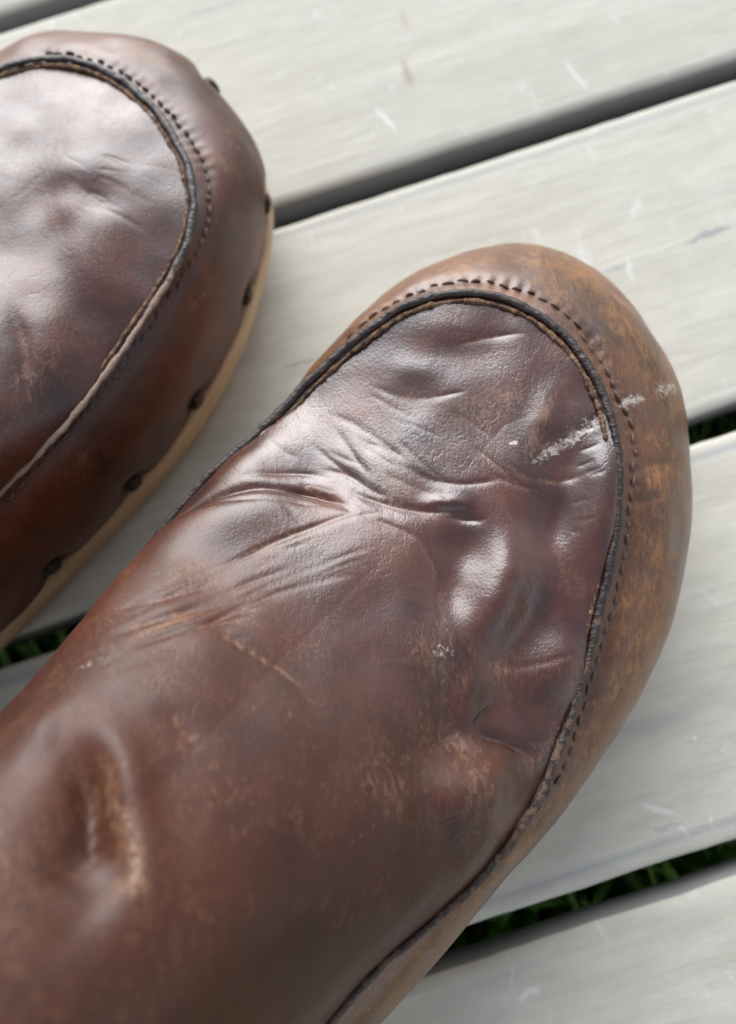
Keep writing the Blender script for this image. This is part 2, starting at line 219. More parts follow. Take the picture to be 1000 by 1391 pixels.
             ('valley', 0.1343336923408916, 0.5971609515904622, [(-43.8, 9.6, 78.1), (-36.5, 14.1, 73.0), (-29.0, 18.5, 67.8), (-21.5, 20.4, 64.5)]),
             ('valley', 0.13655343211056795, 0.5225999021790316,
              [(-39.8, 10.6, 76.6), (-35.0, 13.7, 72.9), (-29.4, 15.0, 70.0), (-24.4, 16.3, 67.4)]),
             ('valley', 0.06954355784796395, 0.5803826599412023, [(-52.5, 0.8, 85.1), (-47.5, 3.2, 83.4), (-42.3, 5.3, 81.0), (-38.2, 6.3, 79.2)]),
             ('wear', 0.7591921158675307, 0.35, [(-52.5, 0.8, 85.1), (-47.5, 3.2, 83.4), (-42.3, 5.3, 81.0), (-38.2, 6.3, 79.2)]),
             ('valley', 0.08306381573648207, 0.404634273951902, [(-47.8, 5.5, 81.5), (-44.5, 7.7, 79.6), (-41.2, 9.6, 77.7), (-37.4, 10.5, 75.9)]),
             ('wear', 0.9272264755483179, 0.35, [(-47.8, 5.5, 81.5), (-44.5, 7.7, 79.6), (-41.2, 9.6, 77.7), (-37.4, 10.5, 75.9)]),
             ('valley', 0.15317027522965368, 0.5520503802980583, [(-35.5, 10.7, 75.1), (-27.3, 14.7, 69.3), (-18.3, 17.7, 64.7), (-9.7, 19.5, 61.6)]),
             ('valley', 0.09467225519503819, 0.5198068249783421, [(-53.4, 1.9, 84.0), (-47.6, 5.3, 81.7), (-40.3, 7.2, 79.2), (-33.9, 9.0, 75.6)]),
             ('valley', 0.09407260415439621, 0.5634982590572928,
              [(-40.2, 14.7, 73.6), (-35.8, 19.0, 69.5), (-30.7, 21.4, 66.7), (-25.9, 22.4, 64.8)]),
             ('wear', 0.6852039997626878, 0.35, [(-40.2, 14.7, 73.6), (-35.8, 19.0, 69.5), (-30.7, 21.4, 66.7), (-25.9, 22.4, 64.8)]),
             ('valley', 0.0671657795179167, 0.41354328164189375, [(-63.3, 5.6, 72.5), (-53.3, 8.3, 78.0), (-46.5, 11.2, 76.9), (-40.2, 12.2, 75.4)]),
             ('valley', 0.1481820223212179, 0.5555837870631924, [(-31.2, 11.8, 72.7), (-23.8, 16.5, 67.1), (-15.8, 20.2, 63.0), (-8.5, 22.9, 60.5)]),
             ('wear', 0.6072572572610191, 0.35, [(-31.2, 11.8, 72.7), (-23.8, 16.5, 67.1), (-15.8, 20.2, 63.0), (-8.5, 22.9, 60.5)]),
             ('valley', 0.10768037972593625, 0.43150387369291215, [(-48.0, 1.1, 85.1), (-44.4, 3.3, 83.0), (-40.5, 5.2, 80.7), (-36.3, 5.5, 79.0)]),
             ('wear', 0.5142870577213102, 0.35, [(-48.0, 1.1, 85.1), (-44.4, 3.3, 83.0), (-40.5, 5.2, 80.7), (-36.3, 5.5, 79.0)]),
             ('valley', 0.12206972983215436, 0.5905225860029369,
              [(-51.3, 10.7, 76.6), (-48.3, 13.1, 75.3), (-44.0, 13.9, 74.8), (-39.8, 14.3, 73.8)]),
             ('valley', 0.10326109406229313, 0.41356023904080574,
              [(-38.7, 11.9, 75.3), (-31.8, 15.6, 70.5), (-23.5, 18.9, 65.8), (-16.1, 21.2, 62.8)]),
             ('wear', 0.8936523370470559, 0.35, [(-38.7, 11.9, 75.3), (-31.8, 15.6, 70.5), (-23.5, 18.9, 65.8), (-16.1, 21.2, 62.8)]),
             ('valley', 0.14643171425449403, 0.4037999112963641, [(-51.7, 6.6, 80.1), (-44.5, 9.6, 78.2), (-37.1, 12.5, 74.4), (-30.5, 14.2, 70.9)]),
             ('valley', 0.0703604709163433, 0.5650980419699975, [(-57.3, 7.8, 76.2), (-47.0, 11.7, 76.5), (-38.8, 14.3, 73.6), (-31.3, 16.4, 69.8)]),
             ('valley', 0.11811716302736688, 0.5823474501919546, [(-38.1, 7.4, 78.3), (-30.3, 12.8, 71.6), (-20.4, 17.3, 65.6), (-11.4, 20.2, 61.9)]),
             ('wear', 0.7910818276876791, 0.35, [(-38.1, 7.4, 78.3), (-30.3, 12.8, 71.6), (-20.4, 17.3, 65.6), (-11.4, 20.2, 61.9)]),
             ('valley', 0.14852098317834028, 0.5250108731295964,
              [(-34.3, 14.1, 72.4), (-30.7, 17.5, 69.0), (-26.7, 18.8, 66.9), (-22.9, 19.2, 65.5)]),
             ('wear', 0.8753771501592493, 0.35, [(-34.3, 14.1, 72.4), (-30.7, 17.5, 69.0), (-26.7, 18.8, 66.9), (-22.9, 19.2, 65.5)]),
             ('valley', 0.08883653351749163, 0.41630211647918164,
              [(-33.5, 10.9, 74.2), (-25.0, 15.4, 68.1), (-15.1, 19.5, 63.1), (-6.1, 21.8, 60.3)]),
             ('valley', 0.12663814510361007, 0.4233561746888679, [(-44.9, 8.1, 79.4), (-38.2, 12.5, 74.7), (-31.9, 16.7, 69.8), (-25.3, 19.1, 66.3)]),
             ('valley', 0.05377264426019584, 0.4956163178349745,
              [(-36.5, 14.1, 73.0), (-32.9, 16.8, 70.1), (-29.1, 17.3, 68.5), (-26.0, 18.3, 66.9)]),
             ('wear', 0.6619255860309703, 0.35, [(-36.5, 14.1, 73.0), (-32.9, 16.8, 70.1), (-29.1, 17.3, 68.5), (-26.0, 18.3, 66.9)]),
             ('valley', 0.15723756825202145, 0.5508081995109143, [(-33.9, 12.5, 73.3), (-25.8, 17.8, 67.1), (-16.2, 21.9, 62.6), (-7.6, 25.4, 59.9)]),
             ('valley', 0.15250163150498114, 0.45518901695512515, [(-49.1, 3.8, 82.8), (-41.6, 7.3, 79.4), (-34.0, 10.3, 74.8), (-27.3, 12.7, 70.5)]),
             ('valley', 0.07899278936519623, 0.4574293623502501, [(-46.9, 5.9, 81.1), (-38.9, 10.8, 76.1), (-31.3, 15.0, 70.7), (-23.4, 17.9, 66.3)]),
             ('valley', 0.12356322581897114, 0.5781107241543011, [(-52.6, 1.0, 84.9), (-49.2, 2.4, 84.0), (-45.7, 3.2, 83.2), (-42.3, 3.9, 82.1)]),
             ('valley', 0.15685339953579716, 0.459320816202832, [(-56.3, 5.0, 79.8), (-49.6, 7.4, 79.8), (-43.8, 9.6, 78.1), (-38.2, 10.0, 76.5)]),
             ('valley', 0.06991883318443685, 0.44123163709480745, [(-39.5, 6.4, 79.5), (-36.1, 9.0, 76.5), (-32.1, 9.7, 74.4), (-28.6, 11.0, 72.0)]),
             ('wear', 0.6459878074684592, 0.35, [(-39.5, 6.4, 79.5), (-36.1, 9.0, 76.5), (-32.1, 9.7, 74.4), (-28.6, 11.0, 72.0)]),
             ('valley', 0.15465798286841334, 0.5368235602076542, [(-46.9, 1.4, 84.7), (-41.4, 4.3, 81.6), (-34.9, 7.8, 76.9), (-29.3, 10.0, 73.0)]),
             ('valley', 0.10266513106339223, 0.5092314563630324, [(-53.8, -1.5, 87.2), (-46.9, 1.4, 84.7), (-40.8, 3.7, 81.9), (-34.5, 6.1, 77.9)]),
             ('valley', 0.11311996411664382, 0.4389077543304029, [(-47.7, 3.8, 82.8), (-39.6, 7.8, 78.6), (-31.8, 10.9, 73.5), (-24.2, 13.3, 68.9)]),
             ('valley', 0.05296506168660175, 0.4382273678434975, [(-49.4, 8.2, 79.1), (-41.8, 11.4, 76.4), (-34.9, 14.7, 72.2), (-27.7, 15.7, 68.9)]),
             ('valley', 0.09132684691181435, 0.49274947844540895,
              [(-37.9, 7.2, 78.4), (-31.8, 12.4, 72.5), (-25.4, 15.6, 68.2), (-19.4, 18.1, 64.9)]),
             ('wear', 0.7008844521946507, 0.35, [(-37.9, 7.2, 78.4), (-31.8, 12.4, 72.5), (-25.4, 15.6, 68.2), (-19.4, 18.1, 64.9)]),
             ('valley', 0.14841219148504403, 0.4963290827890361, [(-60.4, 9.5, 71.1), (-48.6, 12.1, 76.0), (-40.2, 15.8, 72.7), (-33.1, 18.1, 69.3)]),
             ('valley', 0.1380345660774575, 0.42764969858771745,
              [(-45.6, 12.9, 75.6), (-38.6, 17.6, 71.1), (-31.2, 20.0, 67.6), (-24.3, 22.6, 64.3)]),
             ('wear', 0.5823324931585753, 0.35, [(-45.6, 12.9, 75.6), (-38.6, 17.6, 71.1), (-31.2, 20.0, 67.6), (-24.3, 22.6, 64.3)]),
             ('valley', 0.15545806931684025, 0.5872395669592657, [(-50.6, 6.5, 80.4), (-45.7, 9.0, 78.7), (-40.7, 11.6, 76.1), (-36.1, 12.5, 74.0)]),
             ('wear', 0.6507849796436851, 0.35, [(-50.6, 6.5, 80.4), (-45.7, 9.0, 78.7), (-40.7, 11.6, 76.1), (-36.1, 12.5, 74.0)]),
             ('valley', 0.11552445494807183, 0.5975502880796344, [(-43.4, 9.2, 78.3), (-38.6, 11.7, 75.4), (-32.9, 13.6, 72.2), (-27.7, 15.2, 69.2)]),
             ('wear', 0.8199979060362883, 0.35, [(-43.4, 9.2, 78.3), (-38.6, 11.7, 75.4), (-32.9, 13.6, 72.2), (-27.7, 15.2, 69.2)]),
             ('valley', 0.1098200109553507, 0.452629693783706, [(-43.8, 16.1, 73.0), (-35.8, 21.1, 68.1), (-26.6, 24.0, 64.2), (-17.8, 25.8, 61.6)]),
             ('wear', 0.7139579888217424, 0.35, [(-43.8, 16.1, 73.0), (-35.8, 21.1, 68.1), (-26.6, 24.0, 64.2), (-17.8, 25.8, 61.6)]),
             ('valley', 0.09586683440915744, 0.40053085587408366,
              [(-36.1, 18.6, 69.9), (-29.9, 24.1, 64.9), (-22.5, 27.6, 61.7), (-15.7, 29.2, 60.2)]),
             ('valley', 0.14302916537623206, 0.5910594972908018,
              [(-34.7, 10.6, 74.8), (-31.0, 13.3, 71.6), (-27.3, 15.6, 68.8), (-23.4, 16.1, 67.1)]),
             ('valley', 0.09664678713031138, 0.4184964411307615, [(-50.3, 0.3, 85.8), (-42.5, 2.7, 83.0), (-34.3, 5.8, 78.0), (-27.3, 7.4, 73.6)]),
             ('valley', 0.061442188442851195, 0.5524004154162383,
              [(-40.3, 9.9, 77.2), (-33.8, 13.5, 72.6), (-27.5, 16.9, 68.2), (-21.2, 18.7, 65.2)]),
             ('wear', 0.6527157533858254, 0.35, [(-40.3, 9.9, 77.2), (-33.8, 13.5, 72.6), (-27.5, 16.9, 68.2), (-21.2, 18.7, 65.2)]),
             ('valley', 0.19462444633703974, 0.447115828938395, [(-9.4, 34.3, 58.3), (-6.1, 32.4, 58.4), (-2.8, 29.7, 58.5)]),
             ('valley', 0.14296979578956978, 0.5609152863703775, [(-19.3, 47.2, 55.0), (-14.8, 44.5, 56.0), (-10.7, 42.6, 56.6)]),
             ('wear', 0.6, 0.4, [(-19.3, 47.2, 55.0), (-14.8, 44.5, 56.0), (-10.7, 42.6, 56.6)]),
             ('valley', 0.14967191388424977, 0.5710492118454628, [(-12.1, 48.0, 55.5), (-7.3, 44.2, 56.4), (-2.5, 40.8, 56.9)]),
             ('wear', 0.6, 0.4, [(-12.1, 48.0, 55.5), (-7.3, 44.2, 56.4), (-2.5, 40.8, 56.9)]),
             ('valley', 0.1199257390158944, 0.4912102300535766, [(10.6, 47.1, 55.7), (16.1, 42.0, 55.8), (21.5, 36.8, 55.6)]),
             ('wear', 0.6, 0.4, [(10.6, 47.1, 55.7), (16.1, 42.0, 55.8), (21.5, 36.8, 55.6)]),
             ('valley', 0.1242164273801886, 0.5990808065961906, [(-10.0, 37.9, 57.6), (-6.3, 36.0, 57.8), (-2.6, 33.6, 57.9)]),
             ('wear', 0.6, 0.4, [(-10.0, 37.9, 57.6), (-6.3, 36.0, 57.8), (-2.6, 33.6, 57.9)]),
             ('valley', 0.09149931935192789, 0.6984533875662012, [(7.3, 54.6, 55.5), (11.5, 51.4, 55.5), (15.6, 47.4, 55.4)]),
             ('wear', 0.6, 0.4, [(7.3, 54.6, 55.5), (11.5, 51.4, 55.5), (15.6, 47.4, 55.4)]),
             ('valley', 0.10674234800105317, 0.4736529149999166, [(17.0, 43.6, 55.6), (19.8, 41.4, 55.6), (22.6, 39.4, 55.5)]),
             ('valley', 0.09068538636895901, 0.6372135304890029, [(-13.9, 40.8, 57.0), (-9.2, 37.5, 57.6), (-4.6, 33.8, 58.0)]),
             ('wear', 0.6, 0.4, [(-13.9, 40.8, 57.0), (-9.2, 37.5, 57.6), (-4.6, 33.8, 58.0)]),
             ('valley', 0.14692616035578815, 0.6924554542615162, [(-5.8, 44.1, 56.5), (0.8, 40.0, 56.9), (7.4, 36.8, 56.7)]),
             ('wear', 0.6, 0.4, [(-5.8, 44.1, 56.5), (0.8, 40.0, 56.9), (7.4, 36.8, 56.7)]),
             ('valley', 0.1487374006638955, 0.5469779313025342, [(-17.1, 34.8, 58.6), (-14.2, 33.1, 58.9), (-11.3, 31.9, 59.0)]),
             ('valley', 0.10528673447778082, 0.40818696266137866, [(-24.4, 39.6, 57.1), (-19.9, 38.4, 57.6), (-15.4, 36.8, 58.0)]),
             ('wear', 0.6, 0.4, [(-24.4, 39.6, 57.1), (-19.9, 38.4, 57.6), (-15.4, 36.8, 58.0)]),
             ('valley', 0.11812629348159065, 0.6008542254024023, [(2.3, 38.2, 57.0), (7.8, 33.4, 57.0), (13.2, 29.6, 56.6)]),
             ('valley', 0.19759938851828257, 0.6492357233394659, [(-27.3, 34.0, 59.5), (-23.5, 30.4, 60.8), (-20.2, 27.8, 61.3)]),
             ('valley', 0.19092028119661963, 0.48540023890976913, [(-24.3, 39.8, 57.0), (-17.7, 35.4, 58.5), (-11.5, 31.5, 59.1)]),
             ('wear', 0.6, 0.4, [(-24.3, 39.8, 57.0), (-17.7, 35.4, 58.5), (-11.5, 31.5, 59.1)]),
             ('valley', 0.1021454993862259, 0.5436118168340697, [(16.7, 40.7, 55.8), (21.8, 37.2, 55.5), (26.8, 33.4, 55.0)]),
             ('valley', 0.18387346500943974, 0.4035237986727917, [(-14.4, 38.1, 57.6), (-9.8, 34.6, 58.3), (-5.4, 30.5, 58.6)]),
             ('valley', 0.12318766995025893, 0.47953071715219, [(-5.8, 53.2, 55.3), (0.1, 50.9, 55.8), (5.9, 47.9, 55.9)]),
             ('valley', 0.19639894439887245, 0.6786305644775363, [(-23.8, 49.9, 53.5), (-16.5, 43.4, 56.2), (-9.7, 38.2, 57.5)]),
             ('valley', 0.16908342283720207, 0.6006558025662856, [(-14.9, 36.9, 57.9), (-9.1, 31.8, 58.8), (-3.5, 27.9, 58.8)]),
             ('wear', 0.6, 0.4, [(-14.9, 36.9, 57.9), (-9.1, 31.8, 58.8), (-3.5, 27.9, 58.8)]),
             ('valley', 0.1946459028300666, 0.6609599349769291, [(-12.5, 48.1, 55.4), (-7.1, 46.5, 56.1), (-1.6, 43.9, 56.5)]),
             ('wear', 0.6, 0.4, [(-12.5, 48.1, 55.4), (-7.1, 46.5, 56.1), (-1.6, 43.9, 56.5)]),
             ('valley', 0.18061559359665907, 0.5723066320208983, [(14.1, 40.2, 56.0), (19.7, 38.0, 55.7), (25.4, 36.5, 55.2)]),
             ('wear', 0.6, 0.4, [(14.1, 40.2, 56.0), (19.7, 38.0, 55.7), (25.4, 36.5, 55.2)]),
             ('valley', 0.1069748253879824, 0.6394337345707046, [(-2.9, 43.3, 56.6), (1.8, 39.6, 56.9), (6.2, 36.3, 56.8)]),
             ('wear', 0.6, 0.4, [(-2.9, 43.3, 56.6), (1.8, 39.6, 56.9), (6.2, 36.3, 56.8)]),
             ('valley', 0.10637364890142384, 0.4042151015276807, [(-12.5, 47.8, 55.5), (-9.5, 46.1, 56.0), (-6.4, 45.4, 56.2)]),
             ('valley', 0.12060263692748882, 0.5904987000658157, [(-15.8, 36.2, 58.2), (-10.6, 31.7, 58.9), (-5.7, 28.8, 59.0)]),
             ('wear', 0.6, 0.4, [(-15.8, 36.2, 58.2), (-10.6, 31.7, 58.9), (-5.7, 28.8, 59.0)]),
             ('valley', 0.18527335981694973, 0.5153962896813076, [(-6.9, 40.8, 57.0), (-0.8, 37.7, 57.2), (5.2, 35.1, 57.0)]),
             ('wear', 0.6, 0.4, [(-6.9, 40.8, 57.0), (-0.8, 37.7, 57.2), (5.2, 35.1, 57.0)]),
             ('valley', 0.15672529493322757, 0.6616197371890576, [(-6.6, 35.4, 57.9), (-2.3, 33.8, 57.8), (2.0, 33.1, 57.5)]),
             ('valley', 0.1901470810454165, 0.4322560269478725, [(-10.5, 59.4, 54.1), (-4.5, 55.4, 55.1), (1.0, 52.4, 55.7)]),
             ('wear', 0.6, 0.4, [(-10.5, 59.4, 54.1), (-4.5, 55.4, 55.1), (1.0, 52.4, 55.7)]),
             ('valley', 0.12397266472545469, 0.5696677970126222, [(-0.6, 36.9, 57.3), (5.3, 32.7, 57.3), (11.3, 29.7, 56.8)]),
             ('wear', 0.6, 0.4, [(-0.6, 36.9, 57.3), (5.3, 32.7, 57.3), (11.3, 29.7, 56.8)]),
             ('valley', 0.1857381069965291, 0.4859117890572296, [(-13.1, 49.6, 55.1), (-9.9, 47.7, 55.7), (-6.9, 46.0, 56.1)]),
             ('valley', 0.1630302957670461, 0.5171158797927341, [(-4.2, 48.6, 55.9), (1.6, 42.3, 56.6), (7.3, 37.6, 56.6)]),
             ('wear', 0.35814747474059094, 0.35, [(-18.5, -22.3, 84.2), (-17.0, -21.4, 82.9), (-15.6, -20.5, 81.6)]),
             ('wear', 0.26879797972306246, 0.35, [(-31.9, -12.2, 88.2), (-31.0, -11.1, 87.1), (-30.0, -9.8, 85.7)]),
             ('wear', 0.28752391355731294, 0.35, [(-22.0, -12.0, 82.5), (-19.0, -9.8, 79.4), (-16.0, -6.9, 75.9)]),
             ('wear', 0.2512650655239743, 0.35, [(-15.0, -21.6, 81.4), (-13.3, -20.9, 79.9), (-11.6, -19.7, 78.3)]),
             ('wear', 0.42685052860251416, 0.35, [(-23.7, -21.2, 87.8), (-22.6, -20.0, 86.5), (-21.4, -18.4, 85.1)]),
             ('wear', 0.4428131360483773, 0.35, [(-24.7, -24.1, 89.4), (-23.3, -23.5, 88.2), (-22.1, -22.7, 87.0)]),
             ('wear', 0.2921849834751571, 0.35, [(-28.0, -25.0, 92.2), (-26.7, -22.9, 90.5), (-25.2, -20.2, 88.4)]),
             ('wear', 0.28433999093538664, 0.35, [(-17.0, -17.9, 81.8), (-14.8, -15.0, 79.1), (-12.5, -11.1, 75.9)]),
             ('wear', 0.3155852183543648, 0.35, [(-24.7, -18.7, 87.5), (-22.2, -15.9, 84.5), (-19.4, -12.2, 80.9)]),
             ('wear', 0.34692330102993807, 0.35, [(-12.7, -25.3, 79.9), (-9.5, -23.6, 77.3), (-6.4, -21.3, 74.6)]),
             ('wear', 0.430443291319662, 0.35, [(-28.8, -6.5, 83.0), (-26.5, -4.3, 80.3), (-24.0, -1.6, 77.2)]),
             ('wear', 0.2671544481348143, 0.35, [(-12.6, -19.5, 79.1), (-10.2, -18.6, 77.0), (-7.8, -17.1, 74.8)]),
             ('wear', 0.281672756944662, 0.35, [(-24.4, -19.5, 87.6), (-22.3, -17.7, 85.4), (-20.1, -15.2, 82.8)]),
             ('wear', 0.31395228090861527, 0.35, [(-22.8, -8.8, 81.1), (-21.2, -6.0, 78.5), (-19.4, -2.7, 75.5)]),
             ('wear', 0.38398758688333057, 0.35, [(-19.4, -15.8, 82.7), (-18.1, -14.5, 81.2), (-16.8, -12.6, 79.5)]),
             ('wear', 0.2572769533642489, 0.35, [(-27.0, -11.6, 85.2), (-25.3, -9.9, 83.2), (-23.4, -7.8, 80.8)]),
             ('valley', 0.14, 0.4, [(33.6, 51.5, 55.1), (36.4, 52.2, 55.0), (39.7, 53.8, 52.9)]),
             ('valley', 0.14, 0.4, [(30.2, 28.2, 54.2), (31.4, 28.8, 54.1), (32.6, 28.9, 54.0)]),
             ('valley', 0.14, 0.4, [(32.4, 45.2, 55.1), (34.9, 45.8, 55.0), (37.5, 46.7, 55.0)]),
             ('valley', 0.14, 0.4, [(33.9, 49.3, 55.1), (35.1, 49.9, 55.0), (36.3, 49.9, 55.0)]),
             ('valley', 0.14, 0.4, [(33.1, 40.3, 54.9), (35.0, 40.8, 54.9), (36.8, 41.3, 54.8)]),
             ('valley', 0.14, 0.4, [(31.6, 41.9, 55.0), (33.8, 42.4, 55.0), (35.9, 43.3, 54.9)]),
             ('valley', 0.14, 0.4, [(32.1, 49.3, 55.1), (34.2, 49.8, 55.1), (36.2, 50.5, 55.0)]),
             ('valley', 0.14, 0.4, [(33.8, 30.0, 54.1), (36.2, 30.6, 53.9), (38.6, 31.4, 53.9)]),
             ('valley', 0.14, 0.4, [(34.0, 39.6, 54.9), (35.8, 40.2, 54.8), (37.6, 40.6, 54.8)]),
             ('valley', 0.14, 0.4, [(34.0, 50.1, 55.1), (36.5, 50.5, 55.0), (39.4, 52.0, 53.7)]),
             ('valley', 0.14, 0.4, [(30.3, 34.2, 54.7), (32.4, 34.8, 54.6), (34.4, 35.4, 54.6)]),
             ('valley', 0.14, 0.4, [(34.0, 51.3, 55.1), (36.4, 51.9, 55.0), (38.7, 52.8, 55.0)]),
             ('valley', 0.14, 0.4, [(34.3, 52.1, 55.0), (36.7, 52.6, 55.0), (39.6, 54.1, 52.9)]),
             ('valley', 0.14, 0.4, [(30.7, 30.7, 54.4), (33.6, 31.1, 54.2), (36.5, 32.3, 54.1)]),
             ('wear', 0.45, 4, [(11.0, 4.6, 58.6), (18.0, 1.3, 55.9), (23.9, 2.7, 53.4)]),
             ('wear', 0.5, 2, [(24.1, -11.6, 51.7), (20.1, -15.5, 53.8)]), ('wear', 0.4, 5, [(3.8, -0.8, 62.6), (8.5, -19.5, 62.5)]),
             ('wear', 0.75, 1.0,  # ankle ridge: its lit band is put into the colour
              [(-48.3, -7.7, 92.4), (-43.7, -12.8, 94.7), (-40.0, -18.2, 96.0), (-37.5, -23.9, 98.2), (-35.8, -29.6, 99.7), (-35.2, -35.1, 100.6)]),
             ('dark', 0.5, 2.5, [(-48.4, -12.1, 96.2), (-45.2, -18.7, 99.6), (-42.0, -24.9, 101.5), (-39.8, -31.8, 103.8)]),  # shade of the ankle crease, painted as a dark line
             ('pale', 0.42, 0.8, [(-43.7, -12.8, 94.7), (-39.6, -18.9, 96.4), (-36.9, -25.5, 98.6), (-35.6, -31.1, 100.0)]),  # paler core of the painted lit band on the ridge
             ('wear', 0.5, 2.5, [(-50.0, -7.9, 93.0), (-44.6, -11.8, 94.4), (-41.6, -17.6, 96.7)])]}

